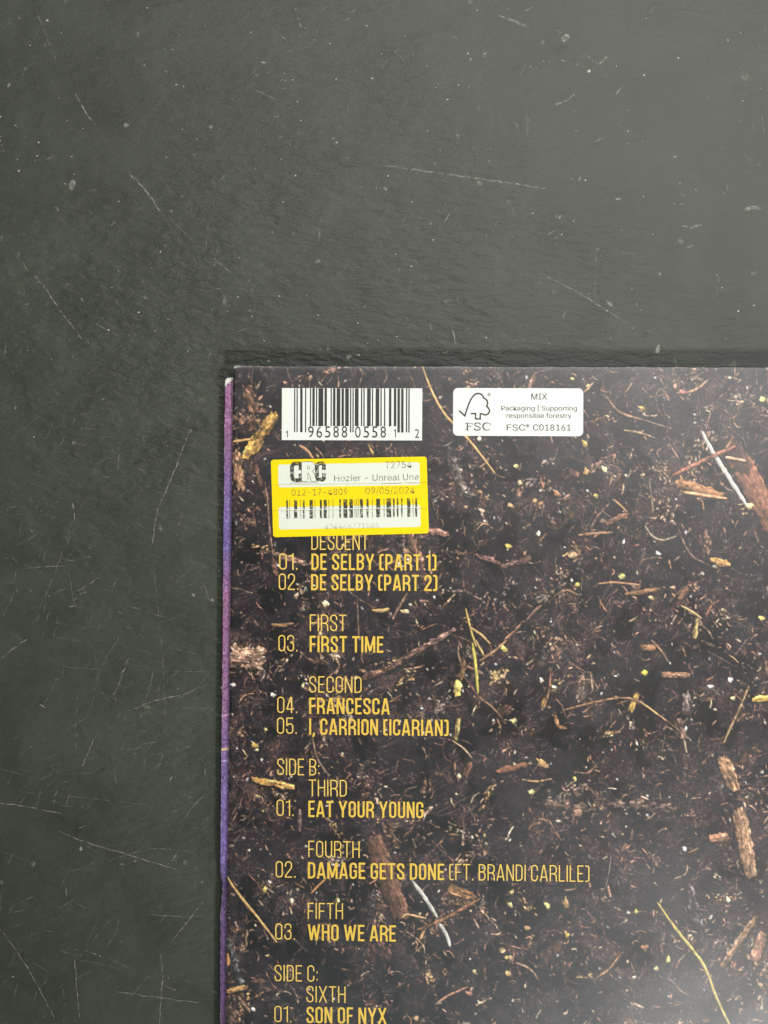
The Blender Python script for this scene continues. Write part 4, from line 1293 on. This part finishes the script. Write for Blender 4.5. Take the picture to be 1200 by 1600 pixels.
st = slab('price_sticker', round_quad((423.2, 718.4), (666.6, 713.2), (670.2, 833.4), (426.8, 839.4), 4.5), ZT + .00003, ZT + .00020, YEL, sleeve, ORG)
st['label'] = 'yellow shop price sticker with two white windows'
ZS = ZT + .00020
for quad in (((105, 111), (1052, 95), (1055, 247), (108, 264)), ((107, 396), (1057, 380), (1060, 528), (112, 546))):
    ink = Ink()
    ink.poly(round_quad(*[T(*p) for p in quad], 3.6))
    ink.build('white_window', ZS + .000012, [STW], st, ORG)
ink = Ink()
for a, b in (((60, 248), (1105, 231)), ((63, 421), (1110, 405))):
    ink.ribbon([T(*a), T(*b)], .55)
ink.build('cut_line', ZS + .00002, [CUT], st, ORG)
ink = Ink()
SLP = -.0165


def sans_t(ink, tx, a, b, base, top, mi=0):
    xa, yb = T(a, base); xb, yt = T(b, top)
    sans(ink, tx, xa, xb, yb, yt, SLP, mi, spread=False)


ink = Ink(); sans_t(ink, 'T2754', 822, 1000, 136, 91); ink.build('lettering', ZS + .00003, [GRAY_T], st, ORG)
ink = Ink(); sans_t(ink, 'Hozier - Unreal Une', 480, 1048, 224, 181); ink.build('lettering', ZS + .00003, [GRAY_T], st, ORG)
ink = Ink(); sans_t(ink, '012-17-4809', 195, 570, 320, 277); ink.build('lettering', ZS + .00003, [GRAY_T], st, ORG)
ink = Ink(); sans_t(ink, '09/05/2024', 690, 1020, 310, 266); ink.build('lettering', ZS + .00003, [GRAY_T], st, ORG)
ink = Ink(); sans_t(ink, '434466771585', 418, 780, 544, 508); ink.build('lettering', ZS + .00003, [FAINT_T], st, ORG)
# shop mark: two heavy slab C with an outlined R between them
ink = Ink()


def slabC(x0, x1, y0, y1, w):
    xm = (x0 + x1) / 2; q = (x1 - x0) * .42
    P = [(x1, y0 + 44), (x1, y0 + 28)] + [(x1 - q * .5 + .5 * q * math.cos(t), y0 + q * .55 - q * .55 * math.sin(t)) for t in np.linspace(0, math.pi / 2, 6)]
    P += [(x0 + q - q * math.sin(t), y0 + q - q * math.cos(t)) for t in np.linspace(0, math.pi / 2, 7)]
    P += [(x0 + q - q * math.cos(t), y1 - q + q * math.sin(t)) for t in np.linspace(0, math.pi / 2, 7)]
    P += [(x1 - q * .5 + .5 * q * math.sin(t), y1 - q * .55 + q * .55 * math.cos(t)) for t in np.linspace(0, math.pi / 2, 6)]
    P += [(x1, y1 - 28), (x1, y1 - 44)]
    ink.ribbon([T(*p) for p in P], w / 4.286)


slabC(198, 256, 104, 216, 26)
slabC(366, 412, 103, 212, 25)
Rr = [(262, 92), (318, 91), (344, 97), (354, 118), (350, 142), (334, 156), (348, 172), (358, 206), (366, 222), (326, 224), (316, 180), (304, 168), (304, 224), (262, 226)]
ink.poly([T(*p) for p in Rr[:8]] + [T(*p) for p in Rr[8:]], 1)
ink.ribbon([T(*p) for p in Rr], .8, True)
ink.ribbon([T(*p) for p in ((302, 120), (316, 122), (318, 136), (303, 142), (302, 120))], .7)
ink.ribbon([T(*p) for p in ((183, 236), (372, 232))], .4)
ink.ribbon([T(*p) for p in ((800, 240), (930, 237))], .4)
ink.ribbon([T(*p) for p in ((970, 236), (1052, 234))], .4)
ink.build('shop_mark', ZS + .00003, [DARK_T, STW], st, ORG)
ink = Ink()
bars_ = [(160, 171), (180, 184), (212, 233), (254, 258), (271, 283), (316, 338), (350, 354), (385, 398), (411, 431), (443, 447), (471, 475),
         (515, 526), (543, 569), (583, 606), (618, 622), (630, 634), (641, 645), (654, 673), (698, 711), (735, 739), (763, 789), (813, 818), (832, 862),
         (876, 886), (902, 911), (930, 939), (970, 991), (1008, 1012), (1025, 1036)]
for a, b in bars_:
    d = -.0165 * (a - 160)
    thin = (b - a) < 8
    for y0, y1 in ((351, 411), (417, 474)):
        ink.poly([T(a - .4, y0 + d), T(b - .4, y0 + d), T(b + 1.2, y1 + d), T(a + 1.2, y1 + d)], 1 if thin else 0)
ink.build('bars', ZS + .00003, [DARK_T, GRAY_T], st, ORG)
